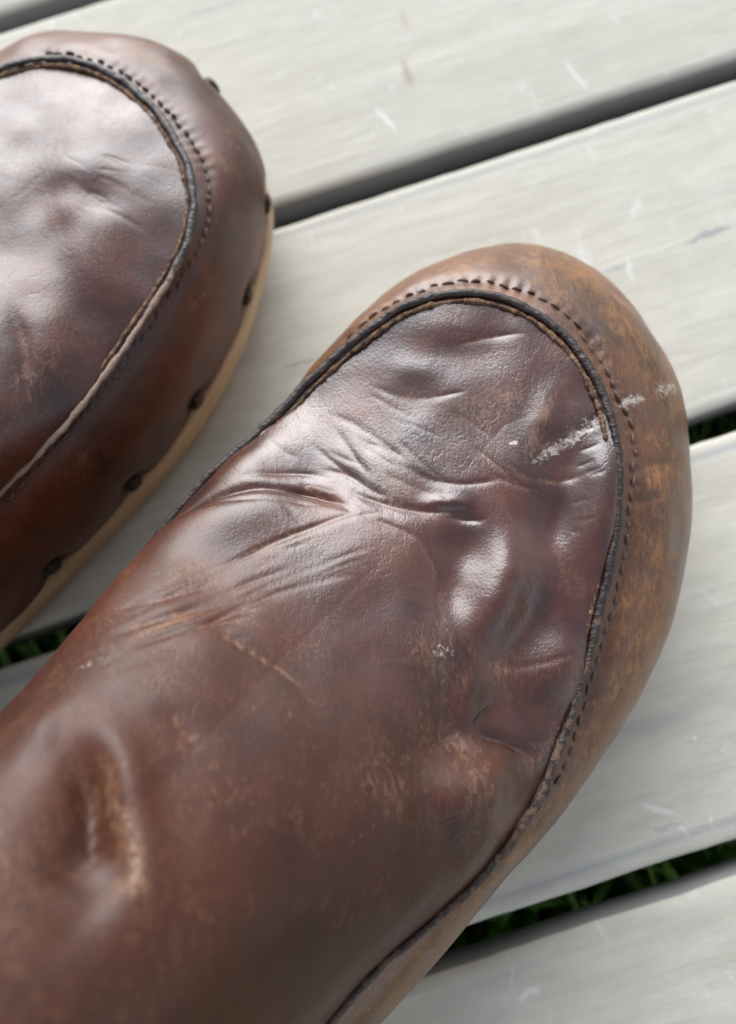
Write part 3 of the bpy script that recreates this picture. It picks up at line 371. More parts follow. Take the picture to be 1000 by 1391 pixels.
BOOT_LEFT = {'A': [(-217.3, -35.0, 16.0), (-228.5, -7.8, 16.0), (-215.0, 29.4, 16.0), (-188.3, 72.4, 16.0), (-172.0, 104.7, 16.0), (-154.0, 128.9, 16.0),
       (-130.5, 148.1, 16.0), (-113.9, 169.7, 22.0), (-103.7, 172.6, 22.0), (-91.3, 173.8, 22.0), (-79.9, 172.7, 22.0), (-69.6, 170.0, 22.0),
       (-58.5, 164.0, 21.0), (-49.5, 152.7, 20.0), (-42.6, 140.1, 19.0), (-38.8, 131.9, 21.0), (-40.5, 119.0, 18.0), (-44.4, 104.5, 16.0),
       (-48.8, 90.7, 15.0), (-55.7, 75.8, 15.0), (-64.1, 62.4, 15.0), (-73.4, 50.3, 15.0), (-84.3, 37.5, 15.0), (-97.0, 25.1, 15.0),
       (-105.1, 12.6, 15.0), (-138.4, -18.0, 15.0), (-173.3, -34.0, 15.0), (-217.3, -35.0, 15.0)],
 'B': [(-218.1, -35.9, 28.0), (-230.2, -7.9, 28.0), (-215.9, 30.1, 28.0), (-189.2, 73.2, 28.0), (-172.9, 105.5, 28.0), (-154.9, 129.7, 28.0),
       (-131.4, 148.9, 28.0), (-114.7, 170.6, 34.0), (-104.4, 173.6, 34.0), (-91.8, 174.9, 34.0), (-80.1, 173.9, 34.0), (-69.5, 171.2, 34.0),
       (-58.1, 165.1, 33.0), (-48.6, 153.5, 32.0), (-41.5, 140.5, 31.0), (-37.6, 132.0, 33.0), (-39.3, 118.7, 30.0), (-43.4, 103.7, 28.0),
       (-47.9, 89.9, 27.0), (-54.8, 75.0, 27.0), (-63.2, 61.6, 27.0), (-72.5, 49.5, 27.0), (-83.4, 36.8, 27.0), (-96.1, 24.3, 27.0),
       (-104.2, 11.8, 28.0), (-137.5, -18.8, 28.0), (-172.4, -34.8, 28.0), (-218.1, -35.9, 28.0)],
 'S': [(-216.1, -33.6, 48.0), (-224.8, -8.7, 48.0), (-210.7, 25.5, 48.0), (-182.9, 67.7, 48.0), (-164.3, 97.9, 48.0), (-145.9, 121.8, 48.0),
       (-123.1, 141.6, 48.0), (-102.5, 148.9, 51.0), (-93.2, 150.7, 51.0), (-85.6, 150.6, 51.0), (-77.8, 147.9, 51.0), (-70.0, 143.1, 51.0),
       (-62.1, 135.0, 51.0), (-56.1, 126.0, 51.0), (-52.3, 116.7, 51.0), (-50.6, 107.8, 51.0), (-51.4, 99.2, 50.9), (-54.2, 92.0, 50.7),
       (-59.0, 84.0, 50.3), (-65.2, 73.5, 50.0), (-71.1, 63.1, 50.0), (-78.6, 52.9, 50.0), (-84.6, 46.3, 50.0), (-90.6, 40.0, 50.0),
       (-111.0, 17.7, 48.0), (-143.7, -13.4, 48.0), (-176.6, -31.1, 48.0), (-216.1, -33.6, 48.0)],
 'amap': [(-168, 10), (-112, 9), (-72, 6.2), (-52, 5.2), (-22, 3.4), (-2, 2.2), (18, 1.2), (43, 0.25), (58, 0), (110, 0)],
 'heel': 4,
 'nails': [(-54.1, 158.6, 34.0), (-38.8, 127.9, 30.4), (-44.8, 101.7, 19.2), (-58.0, 72.8, 15.2), (-73.5, 50.4, 15.2), (-92.4, 28.0, 19.1)],
 'over_left': [(-130, 0), (-70, 7), (-30, 4), (0, 1), (20, 0)],
 'over_right': [(-130, 0), (-70, 7), (-30, 4), (0, 1), (20, 0)],
 'spine': [(36, -140, 55), (18, -140, 57.5), (-2, -140, 62), (-20, -140, 71), (-36, -140, 85), (-50, -140, 99), (-58, -140, 109), (-64, -140, 125),
           (-68, -140, 150), (-70, -140, 178)],
 'stitch': [(-93.2, 156.2, 48.2), (-83.3, 153.8, 48.6), (-75.3, 150.6, 48.6), (-67.3, 145.2, 48.6), (-60.2, 137.8, 48.5), (-55.5, 131.4, 48.3),
            (-50.5, 123.1, 47.9), (-48.4, 115.0, 47.8), (-48.4, 106.4, 47.3), (-50.4, 98.9, 46.9), (-54.4, 90.4, 47.1), (-59.1, 82.2, 47.1),
            (-65.9, 71.1, 47.3), (-73.5, 59.7, 47.3), (-82.8, 47.9, 47.4), (-91.6, 37.2, 46.4)],
 'strokes': [('dent', 1.3, 9, [(-91.3, 101.1, 57.9), (-86.7, 102.3, 57.2)]),
             ('valley', 0.5, 3.0, [(-94.1, 107.4, 57.4), (-84.4, 110.0, 56.3), (-72.8, 108.8, 55.0), (-61.1, 104.6, 53.0)]),
             ('ridge', 0.7, 6, [(-91.0, 119.0, 55.9), (-78.8, 117.9, 55.1), (-64.9, 112.4, 53.7)]),
             ('ridge', 1.0, 9, [(-82.3, 93.0, 57.0), (-73.4, 96.6, 55.1), (-62.5, 99.2, 53.0)]),
             ('valley', 1.0, 1.8, [(-89.0, 81.9, 59.6), (-85.1, 74.1, 59.1), (-82.4, 65.0, 58.5), (-82.2, 56.9, 58.0)]),
             ('ridge', 0.8, 5, [(-82.1, 84.7, 57.4), (-78.8, 74.2, 56.6), (-77.7, 61.2, 55.1)]),
             ('wear', 0.5, 1.2, [(-86.0, 74.8, 59.4), (-82.7, 64.8, 58.7), (-82.8, 56.7, 58.5)]),
             ('valley', 0.8, 8, [(-65.1, 86.8, 52.5), (-70.7, 75.8, 53.2), (-77.1, 63.1, 54.9)]),
             ('wear', 0.35, 6, [(-79.9, 68.8, 57.1), (-81.7, 58.6, 57.8)]),
             ('wear@p', 0.6, 3, [(-86.2, 159.4, 47.1), (-67.3, 156.4, 45.4), (-52.3, 145.5, 42.8)]),
             ('wear@p', 0.6, 2, [(-48.1, 123.9, 46.7), (-42.2, 121.4, 41.5)]), ('pale@p', 0.3, 1.2, [(-54.0, 84.9, 41.7), (-48.8, 95.2, 40.1)]),
             ('wear@p', 0.35, 5, [(-86.2, 37.1, 38.9), (-75.6, 50.5, 41.3), (-66.5, 61.5, 39.7)]),
             ('valley', 0.09544789833251599, 0.5, [(-81.7, 114.5, 55.6), (-77.4, 111.8, 55.4), (-73.1, 108.5, 55.0)]),
             ('valley', 0.08738108736587119, 0.5, [(-81.9, 119.6, 55.1), (-77.9, 117.3, 55.1), (-73.9, 114.5, 54.9)]),
             ('valley', 0.07805970653511327, 0.5, [(-70.7, 105.6, 54.7), (-65.5, 103.2, 53.8), (-60.4, 100.1, 52.6)]),
             ('valley', 0.05026225546772172, 0.5, [(-76.3, 108.5, 55.4), (-71.4, 106.0, 54.8), (-66.5, 102.8, 53.9)]),
             ('valley', 0.0435825311709207, 0.5, [(-81.5, 115.7, 55.5), (-78.3, 114.6, 55.3), (-75.0, 112.9, 55.1)]),
             ('valley', 0.0744461298450732, 0.5, [(-70.5, 114.3, 54.5), (-67.4, 114.0, 54.1), (-64.2, 113.1, 53.6)]),
             ('valley', 0.047433962660641406, 0.5, [(-78.9, 106.1, 55.9), (-75.7, 104.4, 55.5), (-72.5, 101.8, 55.0)]),
             ('valley', 0.09285947856623203, 0.5, [(-73.9, 107.9, 55.1), (-69.8, 106.9, 54.6), (-65.8, 105.1, 53.9)]),
             ('valley', 0.06099580997602859, 0.5, [(-77.8, 106.5, 55.7), (-73.8, 105.8, 55.2), (-69.8, 104.5, 54.5)]),
             ('valley', 0.07895403432673212, 0.5, [(-76.2, 110.4, 55.4), (-72.3, 109.1, 54.9), (-68.5, 107.3, 54.3)]),
             ('valley', 0.0815352500377848, 0.5, [(-65.6, 109.8, 53.8), (-62.3, 108.5, 53.3), (-59.1, 106.5, 52.6)]),
             ('valley', 0.06007563712961317, 0.5, [(-65.1, 115.4, 53.7), (-61.0, 113.7, 52.9), (-56.8, 111.2, 52.1)]),
             ('valley', 0.06083055383340623, 0.5, [(-75.3, 110.7, 55.2), (-71.6, 108.7, 54.8), (-68.0, 106.1, 54.3)]),
             ('valley', 0.09654441396905031, 0.5, [(-77.2, 110.8, 55.4), (-72.7, 108.0, 55.0), (-68.2, 104.8, 54.3)]),
             ('valley', 0.07525679649970379, 0.5, [(-73.9, 113.8, 55.0), (-69.2, 112.5, 54.4), (-64.6, 110.5, 53.7)]),
             ('valley', 0.08495189285525753, 0.5, [(-73.6, 106.6, 55.1), (-68.1, 104.2, 54.3), (-62.7, 101.2, 53.2)]),
             ('valley', 0.04607244326728312, 0.5, [(-65.7, 117.8, 53.6), (-60.1, 117.6, 52.6), (-54.6, 116.9, 51.4)]),
             ('valley', 0.04891569241203485, 0.5, [(-73.0, 119.2, 54.6), (-69.8, 117.8, 54.3), (-66.6, 115.7, 53.9)]),
             ('valley', 0.07058986562246519, 0.5, [(-74.4, 115.3, 55.0), (-68.8, 115.2, 54.3), (-63.2, 114.7, 53.3)]),
             ('valley', 0.06148761921005941, 0.5, [(-73.5, 119.1, 54.7), (-70.0, 118.2, 54.3), (-66.5, 116.6, 53.8)]),
             ('valley', 0.07655599729468629, 0.5, [(-71.2, 112.0, 54.7), (-67.3, 111.0, 54.1), (-63.5, 109.2, 53.5)]),
             ('valley', 0.09116836762006844, 0.5, [(-73.3, 119.8, 54.6), (-68.6, 118.6, 54.1), (-63.9, 116.9, 53.4)])]}

MARKS = [('brown', 0.35, 2.4, (-3.1, 214.9), (-0.3, 205.9)), ('brown', 0.65, 3.2, (-2.8, 195.8), (0.4, 183.9)),
 ('white', 0.52, 1.6, (-11.1, 177.1), (-4.2, 167.5)), ('grey', 0.75, 2.2, (79.1, 125.3), (93.7, 130.7)),
 ('grey', 0.5, 1.3, (55.1, 116.5), (62.4, 118.6)), ('grey', 0.6, 1.5, (-39.7, 89.2), (-28.4, 92.4)),
 ('grey', 0.4, 1.2, (-78.1, 216.5), (-55.8, 222.3)), ('white', 0.325, 2.5, (48.2, 191.8), (55.4, 179.0)),
 ('white', 0.39, 1.3, (54.0, -30.0), (63.4, -32.8)), ('white', 0.39, 1.4, (63.2, -34.7), (65.6, -38.1)),
 ('white', 0.5850000000000001, 1.0, (68.7, -13.9), (69.4, -14.8)), ('white', 0.325, 1.2, (71.1, -32.0), (71.4, -36.3)),
 ('white', 0.325, 2, (62.3, 122.4), (63.7, 112.8)), ('white', 0.39, 1.5, (21.5, -74.7), (27.8, -71.4)),
 ('grey', 0.35, 1.5, (55.6, -36.5), (64.7, -33.8))]

# ---------------------------------------------------------------- geometry core (numpy only)
EA = np.array([.66, .75]); EA /= np.linalg.norm(EA)      # both boots point this way on the deck
EB = np.array([EA[1], -EA[0]])


def ss(x, a, b):
    x = np.clip((x - a) / (b - a), 0, 1)
    return x * x * (3 - 2 * x)


def spline(P, q):
    """natural cubic spline through the rows of P (knots 0..n-1), evaluated at q"""
    P = np.asarray(P, float); n = len(P)
    M = np.zeros((n, n)); R = np.zeros_like(P)
    M[0, 0] = M[-1, -1] = 1
    for i in range(1, n - 1):
        M[i, i - 1] = M[i, i + 1] = 1; M[i, i] = 4
        R[i] = 6 * (P[i - 1] - 2 * P[i] + P[i + 1])
    K = np.linalg.solve(M, R)
    i = np.clip(np.floor(q).astype(int), 0, n - 2); u = (q - i)[:, None]; w = 1 - u
    return (w * P[i] + u * P[i + 1] + ((w ** 3 - w) * K[i] + (u ** 3 - u) * K[i + 1]) / 6)


def smooth_rows(P, k=1):
    P = np.array(P, float)
    for _ in range(k):
        Q = P.copy(); Q[1:-1] = .25 * P[:-2] + .5 * P[1:-1] + .25 * P[2:]; P = Q
    return P


def grid_normals(G):
    du = np.gradient(G, axis=0); dv = np.gradient(G, axis=1)
    N = np.cross(du, dv); L = np.linalg.norm(N, axis=2, keepdims=True)
    N = N / np.maximum(L, 1e-12)
    return N


def boot_rings(D, per=26, per_heel=8):
    """seam S, lower edge A and bulge B rings, sampled alike along the outline (metres)"""
    S = smooth_rows(np.array(D['S']) * 1e-3, 1); A = smooth_rows(np.array(D['A']) * 1e-3, 1)
    B = smooth_rows(np.array(D['B']) * 1e-3, 1)
    n = len(S); nh = D['heel']                      # control rows at each end that are out of sight
    q = [np.linspace(0, nh, nh * per_heel, endpoint=False),
         np.linspace(nh, n - 1 - nh, (n - 1 - 2 * nh) * per, endpoint=False),
         np.linspace(n - 1 - nh, n - 1, nh * per_heel + 1)]
    q = np.concatenate(q)
    return q, spline(S, q), spline(A, q), spline(B, q)


def vamp_grid(D, q, S, ns, tau=None, imid=None):
    """leather above the seam: from the seam up to the instep ridge, shin and shaft rim"""
    sp = np.array(D['spine'], float) * 1e-3                # rows a, b, z
    a = S[:, :2] @ EA
    if imid is None: imid = int(np.argmax(a))
    side = np.where(np.arange(len(q)) < imid, -1, 1)
    am = np.array(D['amap'], float)                        # seam a (mm) -> spine parameter
    k = np.ones(9) / 9
    if tau is None:
        tau = np.interp(a * 1e3, am[:, 0], am[:, 1])
        for _ in range(6):
            tp = np.pad(tau, 4, mode='edge'); tau = np.convolve(tp, k, 'valid')
    nspine = len(sp) - 1
    P = np.zeros((len(q), 3))
    t1 = np.clip(tau, 0, nspine)
    c = spline(sp, t1)
    rim = np.clip(tau - nspine, 0, 1)                      # beyond the front top: round the rim to the back
    top = sp[-1]; hb, ha = .037, .046
    ang = rim * np.pi
    ca = top[0] - ha + ha * np.cos(ang); cb = top[1] + side * hb * np.sin(ang)
    ca = np.where(rim > 0, ca, c[:, 0]); cb = np.where(rim > 0, cb, c[:, 1])
    P[:, :2] = ca[:, None] * EA + cb[:, None] * EB
    P[:, 2] = np.where(rim > 0, top[2] - .006 * rim, c[:, 2])
    s = np.linspace(0, 1, ns) ** 1.15
    kk = .8 * ss(a, .045, -.02)[:, None]                        # flat-topped toe, arched instep
    phi = s[None] * np.pi / 2
    h = (1 - kk) * (s[None] ** 1.0) + kk * (1 - np.cos(phi))
    v = np.sin(phi)
    sh = ss(a, -.075, -.115)[:, None]                      # shaft walls: nearly straight
    h = h * (1 - sh) + sh * s[None] ** 2; v = v * (1 - sh) + sh * s[None]
    G = np.zeros((len(q), ns, 3))
    G[..., :2] = S[:, None, :2] + (P[:, None, :2] - S[:, None, :2]) * h[..., None]
    G[..., 2] = S[:, None, 2] + (P[:, None, 2] - S[:, None, 2]) * v
    ov = np.interp(a * 1e3, *np.array(D['over_left' ]).T) * (side < 0) + np.interp(a * 1e3, *np.array(D['over_right']).T) * (side > 0)
    ov = ov * 1e-3
    for _ in range(4):
        ov = np.convolve(np.pad(ov, 4, mode='edge'), k, 'valid')
    lat = np.sin(np.pi * np.clip(s * 1.15, 0, 1)) ** 1.2
    G[..., :2] += (side * ov)[:, None, None] * lat[None, :, None] * EB
    return G


def panel_grid(D, q, S, A, B, ns):
    """leather below the seam: lower edge A, bulge B, up to the seam S"""
    C = .5 * B + .5 * S
    out = B[:, :2] - S[:, :2]; L = np.linalg.norm(out, axis=1, keepdims=True)
    C[:, :2] += out / np.maximum(L, 1e-6) * np.minimum(L * .13, .0035)
    C[:, 2] += .0022
    E = S.copy(); E[:, :2] -= out / np.maximum(L, 1e-6) * .0012; E[:, 2] -= .0012
    rows = np.stack([A, B, C, E], 0)
    n = rows.shape[1]
    t = np.linspace(0, 3, ns)
    flat = rows.reshape(4, -1)
    return spline(flat, t).reshape(ns, n, 3).transpose(1, 0, 2)


def seg_dist(V, pts):
    """distance of points V to a 3-D polyline, signed side (seen from above) and position 0..1 along it"""
    pts = np.asarray(pts, float); best = np.full(len(V), 9.); sgn = np.zeros(len(V)); al = np.zeros(len(V))
    seg = np.linalg.norm(np.diff(pts, axis=0), axis=1); cum = np.concatenate([[0], np.cumsum(seg)]); tot = max(cum[-1], 1e-9)
    for i in range(len(pts) - 1):
        d = pts[i + 1] - pts[i]; l2 = max(d @ d, 1e-14)
        w = V - pts[i]; u = np.clip(w @ d / l2, 0, 1)
        r = w - u[:, None] * d; ds = np.linalg.norm(r, axis=1)
        m = ds < best
        best[m] = ds[m]; al[m] = (cum[i] + u[m] * seg[i]) / tot
        sgn[m] = (d[0] * w[m, 1] - d[1] * w[m, 0]) / max(math.hypot(d[0], d[1]), 1e-9)
    return best, sgn, al


def stroke_field(V, pts, width, taper=None, sharp=False):
    """soft line: gaussian of the distance, fading at both ends; pts in mm"""
    pts = np.asarray(pts, float) * 1e-3; width = width * 1e-3
    lo = pts.min(0) - 4 * width; hi = pts.max(0) + 4 * width
    m = np.all((V > lo) & (V < hi), axis=1)
    out = np.zeros(len(V)); sg = np.zeros(len(V))
    if not m.any():
        return out, sg
    if len(pts) == 1:
        pts = np.repeat(pts, 2, 0); pts[1] += 1e-5
    elif len(pts) > 2:
        pts = spline(pts, np.linspace(0, len(pts) - 1, (len(pts) - 1) * 4 + 1))
    d, s, al = seg_dist(V[m], pts)
    g = np.exp(-.5 * (d / width) ** 2)
    if sharp:
        g = np.exp(-1.25 * (np.sqrt((d / width) ** 2 + .03) - .17))
    if taper is None:
        taper = float(np.clip(7 * width / max(np.linalg.norm(np.diff(pts, axis=0), axis=1).sum(), 1e-6), .2, .42))
    if taper > 0:
        g *= ss(al, 0, taper) * ss(1 - al, 0, taper) if len(pts) > 2 else 1
    out[m] = g; sg[m] = s
    return out, sg
# ---------------------------------------------------------------- end of geometry core



# ================================================================ mesh helpers
def link_mesh(name, V, F, mat, parent=None, smooth=True, attrs=None):
    """V (n,3), F list of index arrays (m,3) / (m,4)"""
    me = bpy.data.meshes.new(name)
    V = np.asarray(V, np.float32)
    me.vertices.add(len(V)); me.vertices.foreach_set('co', V.ravel())
    loops = np.concatenate([np.asarray(f, np.int32).ravel() for f in F])
    sizes = np.concatenate([np.full(len(f), np.asarray(f).shape[1], np.int32) for f in F])
    me.loops.add(len(loops)); me.loops.foreach_set('vertex_index', loops)
    me.polygons.add(len(sizes))
    st = np.concatenate([[0], np.cumsum(sizes)[:-1]]).astype(np.int32)
    me.polygons.foreach_set('loop_start', st); me.polygons.foreach_set('loop_total', sizes)
    me.polygons.foreach_set('use_smooth', np.full(len(sizes), smooth, bool))
    me.update(calc_edges=True); me.validate()
    for k, v in (attrs or {}).items():
        at = me.attributes.new(k, 'FLOAT', 'POINT'); at.data.foreach_set('value', np.asarray(v, np.float32))
    me.materials.append(mat)
    o = bpy.data.objects.new(name, me); COL.objects.link(o); o.parent = parent
    return o


def vnormals(V, F):
    N = np.zeros_like(V)
    fn = np.cross(V[F[:, 2]] - V[F[:, 0]], V[F[:, 3]] - V[F[:, 1]])
    for k in range(4):
        for c in range(3):
            N[:, c] += np.bincount(F[:, k], fn[:, c], len(V))
    return N / np.maximum(np.linalg.norm(N, axis=1, keepdims=True), 1e-12)


def empty(name, loc):
    o = bpy.data.objects.new(name, None); COL.objects.link(o); o.location = loc; o.empty_display_size = .02
    return o


# smooth value noise in numpy, for relief that is too large for a bump map
_rng = np.random.default_rng(7)
_lat = _rng.random((32, 32, 32))


def vnoise(P, scale):
    q = P * scale; i = np.floor(q).astype(int); u = q - i; u = u * u * (3 - 2 * u); r = 0
    for dx in (0, 1):
        for dy in (0, 1):
            for dz in (0, 1):
                w = (u[:, 0] if dx else 1 - u[:, 0]) * (u[:, 1] if dy else 1 - u[:, 1]) * (u[:, 2] if dz else 1 - u[:, 2])
                r = r + w * _lat[(i[:, 0] + dx) % 32, (i[:, 1] + dy) % 32, (i[:, 2] + dz) % 32]
    return r


# ================================================================ materials
class NT:
    def __init__(s, name):
        s.m = bpy.data.materials.new(name); s.m.use_nodes = True
        s.t = s.m.node_tree; s.n = s.t.nodes; s.p = s.n['Principled BSDF']; s.out = s.n['Material Output']

    def link(s, a, b): s.t.links.new(a, b)

    def val(s, sock, v):
        if hasattr(v, 'node'): s.link(v, sock)
        else: sock.default_value = v

    def math(s, op, a, b=0., c=None, clamp=False):
        n = s.n.new('ShaderNodeMath'); n.operation = op; n.use_clamp = clamp
        s.val(n.inputs[0], a); s.val(n.inputs[1], b)
        if c is not None: s.val(n.inputs[2], c)
        return n.outputs[0]

    def vmath(s, op, a, b=(0, 0, 0)):
        n = s.n.new('ShaderNodeVectorMath'); n.operation = op
        s.val(n.inputs[0], a); s.val(n.inputs[1], b)
        return n.outputs['Value'] if op in ('DOT_PRODUCT', 'LENGTH', 'DISTANCE') else n.outputs[0]

    def mapr(s, x, a, b, c=0., d=1., smooth=False):
        n = s.n.new('ShaderNodeMapRange'); n.clamp = True
        if smooth: n.interpolation_type = 'SMOOTHSTEP'
        s.val(n.inputs[0], x)
        for i, v in enumerate((a, b, c, d)): s.val(n.inputs[i + 1], v)
        return n.outputs[0]

    def noise(s, vec, scale, detail=3., rough=.55, dist=0., lac=2.):
        n = s.n.new('ShaderNodeTexNoise'); s.link(vec, n.inputs['Vector'])
        n.inputs['Scale'].default_value = scale; n.inputs['Detail'].default_value = detail
        n.inputs['Roughness'].default_value = rough; n.inputs['Distortion'].default_value = dist
        n.inputs['Lacunarity'].default_value = lac
        return n.outputs['Fac']

    def voro(s, vec, scale, feature='DISTANCE_TO_EDGE', rnd=1.):
        n = s.n.new('ShaderNodeTexVoronoi'); n.feature = feature; s.link(vec, n.inputs['Vector'])
        n.inputs['Scale'].default_value = scale; n.inputs['Randomness'].default_value = rnd
        return n.outputs['Distance']

    def mapping(s, vec, rot=(0, 0, 0), scale=(1, 1, 1), loc=(0, 0, 0)):
        n = s.n.new('ShaderNodeMapping'); s.link(vec, n.inputs[0])
        n.inputs['Rotation'].default_value = rot; n.inputs['Scale'].default_value = scale; n.inputs['Location'].default_value = loc
        return n.outputs[0]

    def mix(s, f, a, b):
        n = s.n.new('ShaderNodeMix'); n.data_type = 'RGBA'
        s.val(n.inputs[0], f)
        for i, v in ((6, a), (7, b)):
            if hasattr(v, 'node'): s.link(v, n.inputs[i])
            else: n.inputs[i].default_value = (*v, 1)
        return n.outputs[2]

    def attr(s, name):
        n = s.n.new('ShaderNodeAttribute'); n.attribute_name = name; return n.outputs['Fac']

    def obj(s):
        return s.n.new('ShaderNodeTexCoord').outputs['Object']

    def bump(s, h, strength, dist, prev=None):
        n = s.n.new('ShaderNodeBump'); s.val(n.inputs['Strength'], strength); n.inputs['Distance'].default_value = dist
        s.link(h, n.inputs['Height'])
        if prev is not None: s.link(prev, n.inputs['Normal'])
        return n.outputs[0]

    def set(s, **k):
        for a, v in k.items():
            sock = s.p.inputs[a.replace('_', ' ')]
            if isinstance(v, tuple) and len(v) == 3: v = (*v, 1)
            s.val(sock, v)


def leather(name, c_dark, c_red, c_tan, rough=.36, hair=.5, coat=1.0):
    s = NT(name); v = s.obj()
    big = s.mapr(s.noise(v, 38, 4, .6, .3), .35, .68)
    mid = s.noise(v, 160, 5, .65)
    fine = s.noise(v, 900, 4, .7)
    col = s.mix(big, c_dark, c_red)
    mott = s.mapr(mid, .3, .75, .72, 1.3)
    n = s.n.new('ShaderNodeMix'); n.data_type = 'RGBA'; n.blend_type = 'MULTIPLY'; n.inputs[0].default_value = 1
    s.link(col, n.inputs[6]); cmb = s.n.new('ShaderNodeCombineColor')
    for i in range(3): s.link(mott, cmb.inputs[i])
    s.link(cmb.outputs[0], n.inputs[7]); col = n.outputs[2]
    col = s.mix(s.math('MULTIPLY', s.attr('matte'), .5), col, (.060, .0210, .0092))
    # worn places: tan fibres show through in flecks; also the lit band painted on the ankle ridge
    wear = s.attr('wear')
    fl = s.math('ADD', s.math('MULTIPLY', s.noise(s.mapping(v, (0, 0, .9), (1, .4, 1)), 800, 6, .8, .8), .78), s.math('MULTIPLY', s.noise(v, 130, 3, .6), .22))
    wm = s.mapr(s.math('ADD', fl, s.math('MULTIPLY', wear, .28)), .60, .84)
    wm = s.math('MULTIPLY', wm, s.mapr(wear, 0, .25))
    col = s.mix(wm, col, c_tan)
    # hairline rubs and scratches
    vs = s.mapping(v, (0, 0, .9), (1, .28, 1))
    hn = s.noise(vs, 330, 5, .6, 1.8)
    hl = s.mapr(s.math('ABSOLUTE', s.math('SUBTRACT', hn, .5)), .0, .018, 1, 0)
    hl = s.math('MULTIPLY', hl, s.mapr(s.noise(v, 75, 2), .42, .66))
    hl = s.math('MULTIPLY', hl, hair)
    col = s.mix(hl, col, (c_tan[0] * .95, c_tan[1] * .95, c_tan[2]))
    # pale scrapes, dust, and the ankle ridge's painted lit band
    pale = s.attr('pale')
    pm = s.mapr(s.math('ADD', s.noise(v, 1100, 5, .8), s.math('MULTIPLY', pale, .38)), .66, .8)
    pm = s.math('MULTIPLY', pm, s.mapr(pale, .02, .3))
    col = s.mix(pm, col, (.46, .41, .35))
    spk = s.math('MULTIPLY', s.mapr(s.voro(v, 260, 'F1'), .0, .06, 1, 0), .4)
    spk = s.math('MULTIPLY', spk, s.mapr(s.noise(v, 60, 2), .55, .7))
    col = s.mix(spk, col, (.45, .38, .32))
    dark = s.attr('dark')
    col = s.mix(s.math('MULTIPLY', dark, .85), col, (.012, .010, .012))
    s.set(Base_Color=col)
    r = s.mapr(mid, .3, .7, rough - .05, rough + .09)
    r = s.math('ADD', r, s.math('MULTIPLY', wm, .22)); r = s.math('ADD', r, s.math('MULTIPLY', pm, .2))
    r = s.math('ADD', r, s.math('MULTIPLY', s.attr('matte'), .18))
    s.set(Roughness=r, Specular_IOR_Level=s.mapr(s.attr('matte'), 0, 1, .6, .33), Coat_Weight=s.mapr(s.attr('matte'), 0, 1, coat, coat * .18), Coat_Roughness=.24)
    # relief: pebble grain, pores, crackle
    grain = s.voro(v, 1700, 'F1'); b = s.bump(grain, .07, .0004)
    b = s.bump(fine, .08, .0005, b)
    b = s.bump(mid, .12, .0007, b)
    crk = s.mapr(s.noise(s.mapping(v, (0, 0, .7), (1, .4, 1)), 700, 4, .7, 1.2), .38, .5)
    ck = s.math('ADD', crk, s.math('MULTIPLY', s.math('SUBTRACT', 1., s.attr('crackle')), 1.), clamp=True)
    b = s.bump(ck, .13, .0004, b)
    # fine flex cracks in the finish, running across the foot
    wv = s.n.new('ShaderNodeTexNoise'); s.link(v, wv.inputs['Vector']); wv.inputs['Scale'].default_value = 220; wv.inputs['Detail'].default_value = 3
    wob = s.vmath('ADD', v, s.vmath('MULTIPLY', s.vmath('SUBTRACT', wv.outputs['Color'], (.5, .5, .5)), (.004, .004, .004)))
    fc = s.mapr(s.voro(s.mapping(wob, (0, 0, .75), (1, .26, 1)), 520), .0, .06)
    fm = s.mapr(s.noise(v, 85, 3, .6), .45, .62)
    b = s.bump(s.math('SUBTRACT', 1., s.math('MULTIPLY', s.math('SUBTRACT', 1., fc), fm)), .14, .0003, b)
    b = s.bump(s.math('SUBTRACT', 1., hl), .10, .0003, b)
    s.set(Normal=b); s.link(b, s.p.inputs['Coat Normal'])
    return s.m


M_VAMP = leather('leather_vamp', (.032, .0075, .0054), (.094, .0215, .0085), (.25, .125, .065), .36, .5)
M_VAMP_FAR = leather('leather_vamp_duller', (.033, .0080, .0056), (.098, .0225, .0082), (.25, .125, .065), .40, .5, .35)
M_SIDE_WORN = leather('leather_side_worn', (.075, .026, .010), (.150, .052, .016), (.37, .165, .045), .40, .5, .3)
M_SIDE = leather('leather_side_red', (.044, .0105, .005), (.115, .026, .0075), (.24, .12, .06), .42, .25, .12)


def cord_material(name, dark, worn):
    s = NT(name); v = s.obj(); w = s.attr('wear')
    n1 = s.noise(v, 500, 5, .75); m = s.mapr(s.math('ADD', n1, s.math('MULTIPLY', w, .5)), .66, .82)
    s.set(Base_Color=s.mix(m, dark, worn), Roughness=s.mapr(m, 0, 1, .42, .8))
    b = s.bump(s.noise(v, 1500, 3, .7), .4, .0004); b = s.bump(s.noise(s.mapping(v, (0, 0, .7), (1, 3, 1)), 600, 3), .5, .0005, b)
    s.set(Normal=b); return s.m


M_CORD = cord_material('piping_leather', (.026, .019, .019), (.30, .215, .165))
M_CORD_BROWN = cord_material('piping_leather_brown', (.028, .018, .016), (.16, .09, .055))
s = NT('thread'); s.set(Base_Color=s.mix(s.noise(s.obj(), 900, 3), (.05, .029, .022), (.15, .09, .065)), Roughness=.6)
s.set(Normal=s.bump(s.noise(s.mapping(s.obj(), (0, 0, 0), (1, 6, 1)), 700, 2), .5, .0004)); M_THREAD = s.m
s = NT('thread_worn'); s.set(Base_Color=s.mix(s.noise(s.obj(), 900, 3), (.07, .045, .04), (.22, .16, .14)), Roughness=.65); M_THREAD_W = s.m
s = NT('raw_edge'); s.set(Base_Color=s.mix(s.mapr(s.noise(s.obj(), 600, 5, .75), .4, .65), (.05, .024, .014), (.38, .22, .12)), Roughness=.85)
s.set(Normal=s.bump(s.noise(s.obj(), 1500, 4, .8), .8, .0006)); M_RAW = s.m
